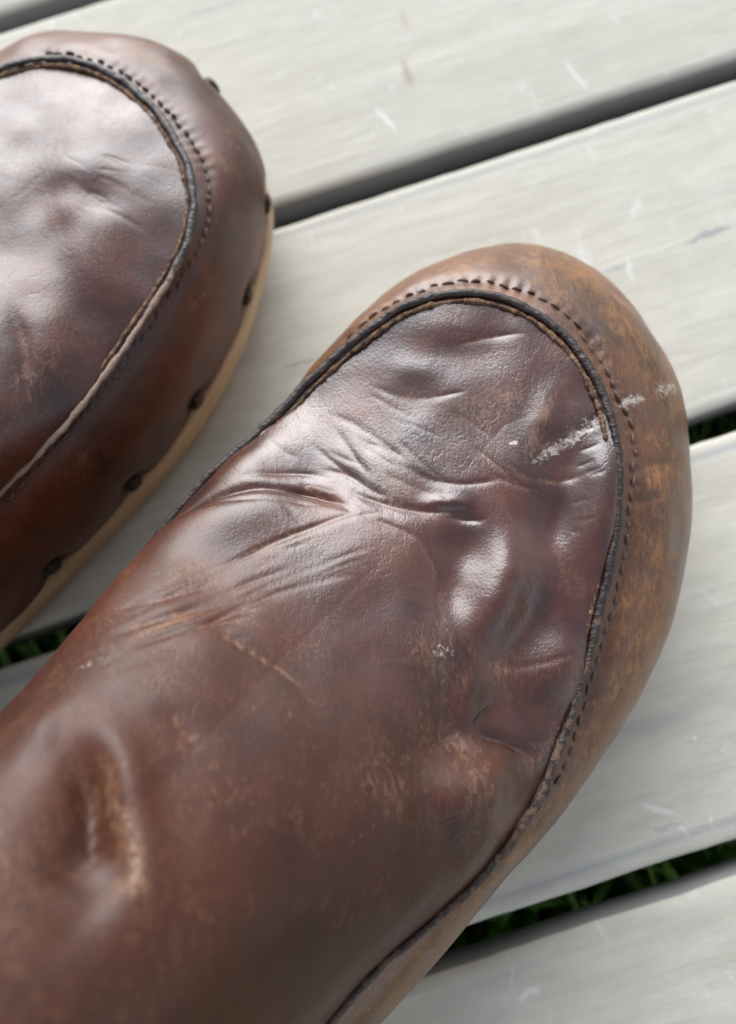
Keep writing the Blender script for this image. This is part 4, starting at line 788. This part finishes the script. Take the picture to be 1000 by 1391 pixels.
s = NT('sole_wood'); v = s.obj(); g = s.noise(s.mapping(v, (0, 0, -.85), (6, 1, 40)), 22, 5, .6)
s.set(Base_Color=s.mix(s.mapr(g, .3, .7), (.42, .28, .15), (.60, .44, .27)), Roughness=.55); s.set(Normal=s.bump(g, .2, .0006)); M_WOOD = s.m
s = NT('nail_metal'); s.set(Base_Color=s.mix(s.mapr(s.noise(s.obj(), 700, 3), .4, .6), (.022, .016, .012), (.10, .065, .035)), Metallic=.7, Roughness=.5); M_NAIL = s.m

# ================================================================ deck and ground
BA = math.radians(17.5); P_, GAP = .5243 * CAM_H, .0379 * CAM_H; O_ = -.7323 * CAM_H
bdir = np.array([math.cos(BA), math.sin(BA)]); bnor = np.array([math.sin(BA), -math.cos(BA)])


def deck_material(deck):
    s = NT('composite_board'); tc = s.n.new('ShaderNodeTexCoord'); tc.object = deck; v0 = tc.outputs['Object']
    oi = s.n.new('ShaderNodeObjectInfo')
    v = s.vmath('ADD', s.mapping(v0, (0, 0, -BA)), s.vmath('MULTIPLY', oi.outputs['Location'], (7, 13, 0)))
    vl = s.mapping(v, (0, 0, 0), (.12, 1, 1))
    vm = s.mapping(v, (0, 0, 0), (.35, 1, 1))
    n1 = s.noise(vl, 60, 5, .6, .4); n2 = s.noise(vm, 200, 5, .65); n3 = s.noise(v, 28, 3); n4 = s.noise(v, 1200, 3, .7)
    t = s.math('ADD', s.math('MULTIPLY', n1, .5), s.math('MULTIPLY', n2, .5))
    col = s.mix(s.mapr(t, .36, .64), (.455, .435, .37), (.58, .562, .492))
    col = s.mix(s.math('MULTIPLY', s.mapr(n3, .45, .75), .35), col, (.50, .48, .42))
    # long grey streaks of the embossed grain
    st = s.mapr(s.noise(s.mapping(v, (0, 0, 0), (.07, 1, 1), (3, 1, 0)), 85, 3, .5, .6), .64, .74)
    col = s.mix(s.math('MULTIPLY', st, .45), col, (.30, .30, .30))
    fg0 = s.noise(s.mapping(v, (0, 0, 0), (.05, 1, 1), (1, 2, 0)), 380, 5, .7)
    col = s.mix(s.mapr(fg0, .5, .75, 0, .4), col, (.36, .355, .32))
    # small pale rubs
    rb = s.math('MULTIPLY', s.mapr(s.noise(s.mapping(v, (0, 0, .5), (1, .5, 1)), 120, 4, .6, 1.), .62, .72), .5)
    col = s.mix(rb, col, (.68, .68, .66))
    sp = s.mapr(s.voro(v, 130, 'F1'), .03, .09, .7, 0); sp = s.math('MULTIPLY', sp, s.mapr(s.noise(v, 35, 2), .5, .6))
    col = s.mix(sp, col, (.78, .78, .76))
    # marks of their own shape: droppings, scrapes, dark grain ends
    tint = {'brown': (.36, .29, .22), 'white': (.80, .80, .79), 'grey': (.27, .275, .29)}
    wob = s.math('MULTIPLY', s.math('SUBTRACT', s.noise(v, 300, 4, .7), .5), .004)
    for kind, amp, w, p0, p1 in MARKS:
        a = np.array(p0) * 1e-3; b = np.array(p1) * 1e-3; d = b - a; L = np.linalg.norm(d); d /= L; c = (a + b) / 2
        rel = s.vmath('SUBTRACT', v0, (c[0], c[1], 0))
        al = s.math('ABSOLUTE', s.vmath('DOT_PRODUCT', rel, (d[0], d[1], 0))); ac = s.math('ABSOLUTE', s.math('ADD', s.vmath('DOT_PRODUCT', rel, (-d[1], d[0], 0)), wob))
        e = s.math('ADD', s.math('POWER', s.math('DIVIDE', al, L / 2), 2.), s.math('POWER', s.math('DIVIDE', ac, w * .5e-3), 2.))
        m = s.mapr(s.math('ADD', e, s.math('MULTIPLY', s.math('SUBTRACT', n2, .5), 1.2)), .35, 1.15, amp, 0)
        col = s.mix(m, col, tint[kind])
    edge = s.mapr(s.attr('groove'), 0, 1)
    col = s.mix(s.mapr(s.attr('groove'), -.2, -.9), col, (.27, .27, .26))      # saw-cut sides: shade of the gaps put into the colour
    col = s.mix(s.math('MULTIPLY', edge, s.mapr(n1, .3, .7, .35, .8)), col, (.30, .31, .34))
    s.set(Base_Color=col, Roughness=s.mapr(n2, .3, .7, .6, .8), Specular_IOR_Level=.25)
    fg = s.noise(s.mapping(v, (0, 0, 0), (.05, 1, 1)), 420, 4, .6)
    b = s.bump(n1, .35, .0012); b = s.bump(fg, .3, .0004, b); b = s.bump(n2, .3, .0007, b); b = s.bump(n4, .25, .0003, b)
    s.set(Normal=b); return s.m


deck = empty('deck', (0, 0, 0)); deck['kind'] = 'structure'
M_DECK = deck_material(deck)
W = P_ - GAP; T = .0145; LEN = .72
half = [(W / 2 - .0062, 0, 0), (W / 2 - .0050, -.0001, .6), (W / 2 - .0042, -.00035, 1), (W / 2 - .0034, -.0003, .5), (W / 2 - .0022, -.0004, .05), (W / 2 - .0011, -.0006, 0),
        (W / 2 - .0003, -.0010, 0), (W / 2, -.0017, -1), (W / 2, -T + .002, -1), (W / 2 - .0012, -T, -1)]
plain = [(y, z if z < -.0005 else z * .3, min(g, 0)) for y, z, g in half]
nx = 161; npf = 20


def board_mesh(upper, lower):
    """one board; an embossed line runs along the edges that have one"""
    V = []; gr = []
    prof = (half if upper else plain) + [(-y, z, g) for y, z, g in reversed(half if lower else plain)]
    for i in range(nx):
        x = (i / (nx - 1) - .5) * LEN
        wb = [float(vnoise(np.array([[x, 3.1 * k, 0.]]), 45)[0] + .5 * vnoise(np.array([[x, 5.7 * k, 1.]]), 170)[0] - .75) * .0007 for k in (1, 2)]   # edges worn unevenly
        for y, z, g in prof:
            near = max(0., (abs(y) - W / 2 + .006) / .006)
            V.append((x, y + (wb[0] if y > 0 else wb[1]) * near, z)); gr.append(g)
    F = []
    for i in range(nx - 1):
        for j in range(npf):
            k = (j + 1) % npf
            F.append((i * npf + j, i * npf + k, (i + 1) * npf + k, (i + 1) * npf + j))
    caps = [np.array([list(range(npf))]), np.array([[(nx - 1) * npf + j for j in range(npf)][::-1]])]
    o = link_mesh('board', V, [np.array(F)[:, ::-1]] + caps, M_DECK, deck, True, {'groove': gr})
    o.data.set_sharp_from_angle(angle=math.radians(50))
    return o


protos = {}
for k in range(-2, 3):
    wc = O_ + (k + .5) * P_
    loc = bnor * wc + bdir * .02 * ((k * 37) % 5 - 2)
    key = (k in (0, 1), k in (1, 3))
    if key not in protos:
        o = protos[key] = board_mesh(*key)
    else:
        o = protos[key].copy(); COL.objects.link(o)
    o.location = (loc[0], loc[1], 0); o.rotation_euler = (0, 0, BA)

GZ = -.15
s = NT('soil'); v = s.obj(); s.set(Base_Color=s.mix(s.noise(v, 30, 4), (.03, .045, .012), (.07, .07, .03)), Roughness=.95); M_SOIL = s.m
g = link_mesh('ground', [(-20, -20, GZ), (20, -20, GZ), (20, 20, GZ), (-20, 20, GZ)], [np.array([[0, 1, 2, 3]])], M_SOIL); g['kind'] = 'structure'
s = NT('grass'); v = s.obj(); n = s.noise(v, 9, 3); n2 = s.noise(v, 60, 2)
c = s.mix(s.mapr(n, .35, .65), (.10, .26, .03), (.17, .29, .06)); c = s.mix(s.mapr(n2, .58, .7), c, (.24, .19, .08))
s.set(Base_Color=c, Roughness=.5); M_GRASS = s.m
rng = np.random.default_rng(3); nb = 34000
bx = rng.uniform(-.7, .7, nb); by = rng.uniform(-.6, .6, nb); hh = rng.uniform(.04, .10, nb); an = rng.uniform(0, 6.283, nb); ln = rng.uniform(.0, .06, nb); wd = rng.uniform(.002, .005, nb)
Vg = np.zeros((nb, 5, 3)); dx, dy = np.cos(an), np.sin(an)
for j, (u, ww) in enumerate(((0, 1), (0, -1), (.55, .8), (.55, -.8), (1, 0))):
    Vg[:, j, 0] = bx + dx * ln * u * u - dy * wd * ww; Vg[:, j, 1] = by + dy * ln * u * u + dx * wd * ww; Vg[:, j, 2] = GZ + hh * u
base = (np.arange(nb) * 5)[:, None]
go = link_mesh('grass', Vg.reshape(-1, 3), [base + np.array([[0, 1, 3, 2]]), base + np.array([[2, 3, 4]])], M_GRASS)
go['kind'] = 'stuff'; go['label'] = 'green grass glimpsed through the gaps between the boards'; go['category'] = 'grass'


# ================================================================ boots
def tau_of(D, q, S):
    a = S[:, :2] @ EA * 1e3
    am = np.array(D['amap'], float); tau = np.interp(a, am[:, 0], am[:, 1])
    return a, tau


def row_samples(D, ns_fan=420):
    """outline samples arranged so that left and right rows meet on the same ridge points"""
    q, S, A, B = boot_rings(D, 40, 40)
    a, tau = tau_of(D, q, S); k = np.ones(31) / 31
    for _ in range(3):
        tau = np.convolve(np.pad(tau, 15, mode='edge'), k, 'valid')
    tau = np.maximum(tau - .02, 0); i0 = int(np.argmax(a))
    il = np.where(tau[:i0] > 0)[0].max() + 1; ir = i0 + np.where(tau[i0:] > 0)[0].min()
    nh = D['heel']; n = len(D['S'])
    dens = lambda x: np.where((x < nh - .001) | (x > n - 1 - nh), 8, 27)
    qs = [0.]
    while qs[-1] < q[il]: qs.append(qs[-1] + 1 / float(dens(np.array(qs[-1] + .01))))
    ql = np.array(qs[:-1])
    tl = np.interp(ql, q[:il + 1], tau[:il + 1]); tl[0] = tau.max()
    tl = np.minimum.accumulate(tl)
    tr, qr_ = tau[ir - 1:], q[ir - 1:]
    tr = np.maximum.accumulate(tr) + np.arange(len(tr)) * 1e-9
    qr = np.interp(tl, tr, qr_)[::-1]; qr[-1] = n - 1
    qf = np.linspace(ql[-1], qr[0], int((qr[0] - ql[-1]) * 27))[1:-1]
    qq = np.concatenate([ql, qf, qr]); tt = np.concatenate([tl, np.zeros(len(qf)), tl[::-1]])
    return qq, tt, len(ql), len(qf)


def apply_strokes(D, V, N, attrs, panel):
    disp = np.zeros(len(V)); gain = 1.35
    for kind, amp, w, pts in D['strokes']:
        onp = kind.endswith('@p')
        kd = kind[:-2] if onp else kind
        if onp != panel: continue
        g, sg = stroke_field(V, pts, w, sharp=(kd == 'valley' and w < 2.2))
        if kd in ('valley', 'ridge'):
            disp += (-1 if kd == 'valley' else 1) * gain * amp * 1e-3 * g
        elif kd in ('fold', 'foldr'):      # one lip raised, the other side pressed in
            r = np.clip(sg / (w * 1e-3), -3, 3); sgn = 1 if kd == 'fold' else -1
            disp += 1.65 * amp * 1e-3 * g * sgn * r
        elif kd == 'dome' or kd == 'dent':
            disp += (1 if kd == 'dome' else -1) * gain * amp * 1e-3 * g
        else:
            attrs[kd] = np.maximum(attrs[kd], amp * g)
    V += N * disp[:, None]
    return V


def cord(name, path, rad, mat, parent, loc, wear, nseg=10, jit=.12, updir=None, squash=1.0):
    n = len(path); T_ = np.gradient(path, axis=0); T_ /= np.linalg.norm(T_, axis=1, keepdims=True)
    Uv = updir - (updir * T_).sum(1, keepdims=True) * T_; Uv /= np.linalg.norm(Uv, axis=1, keepdims=True); Bv = np.cross(T_, Uv)
    ang = np.linspace(0, 2 * np.pi, nseg, endpoint=False)
    ring = path[:, None] + rad[:, None, None] * (np.cos(ang)[None, :, None] * Bv[:, None] + squash * np.sin(ang)[None, :, None] * Uv[:, None])
    V = ring.reshape(-1, 3)
    j = (vnoise(V, 900) - .5) * 2 * jit + (vnoise(V, 330) - .5) * jit * 1.5
    V = V + (V - np.repeat(path, nseg, 0)) * j[:, None]
    i = np.arange(n - 1)[:, None] * nseg; c = np.arange(nseg)[None]; d = (c + 1) % nseg
    F = np.stack([i + c, i + d, i + nseg + d, i + nseg + c], -1).reshape(-1, 4)
    return link_mesh(name, V - loc, [F], mat, parent, True, {'wear': np.repeat(wear, nseg)})


def build_boot(D, name, label, vamp_mat, side_mat, cord_mat, cord_wear, stitch_pitch, stitch_r, thread, attr_fn, scallop):
    qq, tt, nl, nf = row_samples(D)
    S = spline(smooth_rows(np.array(D['S']) * 1e-3), qq); A = spline(smooth_rows(np.array(D['A']) * 1e-3), qq); B = spline(smooth_rows(np.array(D['B']) * 1e-3), qq)
    nrow = len(qq); loc = np.array([*(S[:, :2].mean(0)), 0.])
    root = empty(name, loc); root['label'] = label; root['category'] = 'boot'
    # ---- vamp and shaft
    ns = 250
    G = vamp_grid(D, qq, S, ns, tt, nl + nf // 2)
    idx = np.arange(nrow * ns).reshape(nrow, ns)
    mid = G[:nl, -1].copy()
    shut = tt[nl + nf:] <= len(D['spine']) - 1                  # above the shin the shaft is open
    idx[nl + nf:, -1] = np.where(shut, idx[:nl, -1][::-1], idx[nl + nf:, -1]); idx[nl - 1:nl + nf + 1, -1] = idx[nl - 1, -1]
    idx[-1, :] = idx[0, :]
    F = np.stack([idx[:-1, :-1], idx[:-1, 1:], idx[1:, 1:], idx[1:, :-1]], -1).reshape(-1, 4)
    tri = (F[:, 1] == F[:, 2]); Fq, Ft = F[~tri], F[tri][:, [0, 1, 3]]
    V = G.reshape(-1, 3).copy()
    Nv = vnormals(V, F)
    attrs = {k: np.zeros(len(V)) for k in ('wear', 'pale', 'dark', 'matte', 'crackle')}
    edge = np.repeat(np.linspace(0, 1, ns)[None], nrow, 0).ravel()
    # gentle unevenness of worn leather
    fadeS = ss(edge, 0, .06)
    V += Nv * ((vnoise(V, 55) - .5) * .0014 + (vnoise(V, 140) - .5) * .0006)[:, None] * fadeS[:, None]
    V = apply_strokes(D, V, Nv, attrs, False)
    attr_fn(V, edge, attrs, 'vamp')
    used = np.zeros(len(V), bool); used[F.ravel()] = True; remap = np.cumsum(used) - 1
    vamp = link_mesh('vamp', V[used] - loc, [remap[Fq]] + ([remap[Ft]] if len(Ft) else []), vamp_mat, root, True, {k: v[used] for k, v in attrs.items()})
    # ---- side panel
    ms = 70
    Gp = panel_grid(D, qq, S, A, B, ms)
    ip = np.arange(nrow * ms).reshape(nrow, ms); ip[-1, :] = ip[0, :]
    Fp = np.stack([ip[:-1, :-1], ip[:-1, 1:], ip[1:, 1:], ip[1:, :-1]], -1).reshape(-1, 4)
    Vp = Gp.reshape(-1, 3).copy(); Np = vnormals(Vp, Fp)
    ap = {k: np.zeros(len(Vp)) for k in ('wear', 'pale', 'dark', 'matte', 'crackle')}
    hgt = np.repeat(np.linspace(0, 1, ms)[None], nrow, 0).ravel()
    Vp += Np * ((vnoise(Vp, 60) - .5) * .0012 + (vnoise(Vp, 170) - .5) * .0005)[:, None]
    # puckers where the stitching pulls
    path = np.array(D['stitch']) * 1e-3; path = spline(path, np.linspace(0, len(path) - 1, len(path) * 40))
    cum = np.concatenate([[0], np.cumsum(np.linalg.norm(np.diff(path, axis=0), axis=1))])
    nst = int(cum[-1] / stitch_pitch); dd = (np.arange(nst) + .5) * stitch_pitch
    centre = np.stack([np.interp(dd, cum, path[:, c]) for c in range(3)], 1)
    tang = np.stack([np.interp(dd + .001, cum, path[:, c]) - np.interp(dd - .001, cum, path[:, c]) for c in range(3)], 1)
    tang /= np.linalg.norm(tang, axis=1, keepdims=True)
    m = hgt > .5
    dl, sg_, al = seg_dist(Vp[m], path[::8])
    ph = np.interp(al, cum / cum[-1], cum) / stitch_pitch
    Vp[m] += Np[m] * (-.00028 * np.exp(-.5 * (dl / .0013) ** 2) - .00018 * np.exp(-.5 * (dl / .0014) ** 2) * np.cos(np.pi * ph) ** 2 * vnoise(Vp[m], 140) * 2)[:, None]
    ap['dark'][m] = np.maximum(ap['dark'][m], .3 * np.exp(-.5 * (dl / .0006) ** 2))
    nails = np.array(D['nails']) * 1e-3
    Vp = apply_strokes(D, Vp, Np, ap, True)
    nail_at = []
    for p in nails:
        i = int(np.argmin(((Vp - p) ** 2).sum(1))); r = i // ms; j = r * ms + int(ms * (.30 if (i % ms) / ms > .25 and scallop > .002 and abs(p - nails[0]).max() < 1e-6 else .09))
        c = Vp[j].copy(); nn = Np[j]
        d = np.linalg.norm(Vp - c, axis=1)
        Vp -= Np * (scallop * (np.exp(-.5 * (d / .0030) ** 2)))[:, None]
        nail_at.append((c - nn * (scallop * .12), nn))
    attr_fn(Vp, hgt, ap, 'panel')
    keepv = np.ones(len(Vp), bool)
    panel = link_mesh('side_panel', Vp - loc, [Fp], side_mat, root, True, ap)
    # ---- piping with the raw edge of the vamp beside it
    vi = S.copy(); updir = np.tile([0, 0, 1.], (nrow, 1))
    inw = G[:, 6] - S; inw[:, 2] = 0; inw /= np.maximum(np.linalg.norm(inw, axis=1, keepdims=True), 1e-9)
    w = cord_wear(S)
    jj = vnoise(S, 260) - .5; rag = w * (vnoise(S, 1300) - .5)
    cord('piping', S + [0, 0, .0006] - inw * .0004 + inw * jj[:, None] * .0006, .00094 + .0002 * jj + .0005 * rag - .0003 * w, cord_mat, root, loc, w, 12, .2, updir, .78)
    cord('raw_edge', S + inw * .0014 + [0, 0, .0003], .00048 + .0003 * (vnoise(S, 2600) - .4), M_RAW, root, loc, w, 6, .5, updir, 1.0)
    # ---- stitches
    from_i = [int(np.argmin(((Vp - c) ** 2).sum(1))) for c in centre]
    proto = None; rr = random.Random(5)
    for c, tg, i in zip(centre, tang, from_i):
        nn = Np[i]; pos = Vp[i] + nn * .00036
        tg = tg - nn * (tg @ nn); tg /= np.linalg.norm(tg); by = np.cross(nn, tg)
        if proto is None:
            us = np.linspace(-1, 1, 7); Vs = []; Fs = []
            for u in us:
                r = stitch_r * math.sqrt(max(1 - u ** 4, .02)); z = -.00042 * u * u
                for a in range(6): Vs.append((u * stitch_pitch * .47, r * 1.15 * math.cos(a * math.pi / 3), z + r * math.sin(a * math.pi / 3)))
            for k in range(6):
                for a in range(6): Fs.append((k * 6 + a, k * 6 + 6 + a, k * 6 + 6 + (a + 1) % 6, k * 6 + (a + 1) % 6))
            proto = o = link_mesh('stitch', Vs, [np.array(Fs)[:, ::-1]], thread, panel)
        else:
            o = proto.copy(); COL.objects.link(o)
        sl = rr.uniform(-.22, .22); t2 = tg * math.cos(sl) + by * math.sin(sl); b2 = np.cross(nn, t2); k = rr.uniform(.62, 1.1)
        p = pos - loc + by * rr.uniform(-.00025, .00025) - nn * rr.uniform(0, .0003)
        o.matrix_local = Matrix(((t2[0] * k, b2[0], nn[0], p[0]), (t2[1] * k, b2[1], nn[1], p[1]), (t2[2] * k, b2[2], nn[2], p[2]), (0, 0, 0, 1)))
    # ---- nails through the lower leather edge
    np_ = None
    for c, nn in nail_at:
        if np_ is None:
            Vn = []; Fn = []; rs = ((0, .0009), (.0014, .0008), (.0023, .0004), (.0027, -.0002), (.0026, -.0010))
            Vn.append((0, 0, .0009))
            for r, z in rs[1:]:
                for a in range(12): Vn.append((r * math.cos(a * math.pi / 6), r * math.sin(a * math.pi / 6), z))
            Ft_ = [(0, 1 + a, 1 + (a + 1) % 12) for a in range(12)]
            for k in range(3):
                for a in range(12): Fn.append((1 + k * 12 + a, 13 + k * 12 + a, 13 + k * 12 + (a + 1) % 12, 1 + k * 12 + (a + 1) % 12))
            np_ = o = link_mesh('nail', Vn, [np.array(Ft_), np.array(Fn)], M_NAIL, root)
        else:
            o = np_.copy(); COL.objects.link(o)
        qn = Vector(nn).to_track_quat('Z', 'Y'); o.rotation_mode = 'QUATERNION'; o.rotation_quaternion = qn; o.location = c - loc
    # ---- wooden sole
    c0 = A[:, :2].mean(0)
    tg = np.gradient(A[:, :2], axis=0); tg /= np.maximum(np.linalg.norm(tg, axis=1, keepdims=True), 1e-9)
    outw = np.stack([-tg[:, 1], tg[:, 0]], 1)
    a = A[:, :2] @ EA; amax = a.max(); spr = .009 * ss(a, amax - .075, amax) ** 1.5
    rings = []
    for off, zf in ((-.004, 1.), (-.0004, 1.02), (.0003, .94), (.0004, .66), (-.0002, .42), (-.0018, .14), (-.004, .0)):
        r = A.copy(); r[:, :2] += outw * off; r[:, 2] = spr + (A[:, 2] - .0006 - spr) * zf + (.0005 if zf == 0 else 0); rings.append(r)
    Vs = np.stack(rings, 0).reshape(-1, 3); nr = len(rings); i = np.arange(nrow - 1)
    Fs = np.concatenate([np.stack([k * nrow + i, k * nrow + i + 1, (k + 1) * nrow + i + 1, (k + 1) * nrow + i], -1) for k in range(nr - 1)])
    cT, cB = len(Vs), len(Vs) + 1
    Vs = np.concatenate([Vs, [[*c0, .012]], [[*c0, .0005]]])
    Ft_ = np.concatenate([np.stack([np.full(nrow - 1, cT), i + 1, i], -1), np.stack([np.full(nrow - 1, cB), (nr - 1) * nrow + i, (nr - 1) * nrow + i + 1], -1)])
    link_mesh('sole', Vs - loc, [Fs, Ft_], M_WOOD, root)
    return root


def right_attrs(V, e, at, what):
    a = V[:, :2] @ EA; b = V[:, :2] @ EB
    n = vnoise(V, 60)
    if what == 'panel':
        at['wear'] = np.maximum(at['wear'], np.clip(.38 + .28 * ss(a, .0, .07) * ss(n, .3, .7), 0, 1))
        at['wear'] *= 1 - .6 * ss(e, .72, .9)
    else:
        at['wear'] = np.maximum(at['wear'], .25 * ss(n, .45, .8) * ss(a, .06, -.03))
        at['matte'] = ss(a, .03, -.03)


def left_attrs(V, e, at, what):
    n = vnoise(V, 60); a = V[:, :2] @ EA
    if what == 'panel':
        at['wear'] = np.maximum(at['wear'], .55 * ss(a, .05, .085) * ss(n, .25, .6))
    else:
        at['wear'] = np.maximum(at['wear'], .15 * ss(n, .5, .8))


build_boot(BOOT_RIGHT, 'clog_boot', 'scuffed brown leather clog boot with tan worn toe, in the foreground', M_VAMP, M_SIDE_WORN, M_CORD_BROWN,
           lambda S: .22 + .14 * ss(S[:, :2] @ EB - .2 * (S[:, :2] @ EA), .004, .016) * ss(S[:, :2] @ EA, .045, .02), .0031, .00036, M_THREAD, right_attrs, .0010)
build_boot(BOOT_LEFT, 'clog_boot', 'dark red-brown leather clog boot showing its wooden sole, at the left edge', M_VAMP_FAR, M_SIDE, M_CORD,
           lambda S: .15 + .8 * ss(S[:, :2] @ EA, .045, .015) * ss(S[:, :2] @ EB, -.13, -.12), .0029, .00042, M_THREAD, left_attrs, .0034)
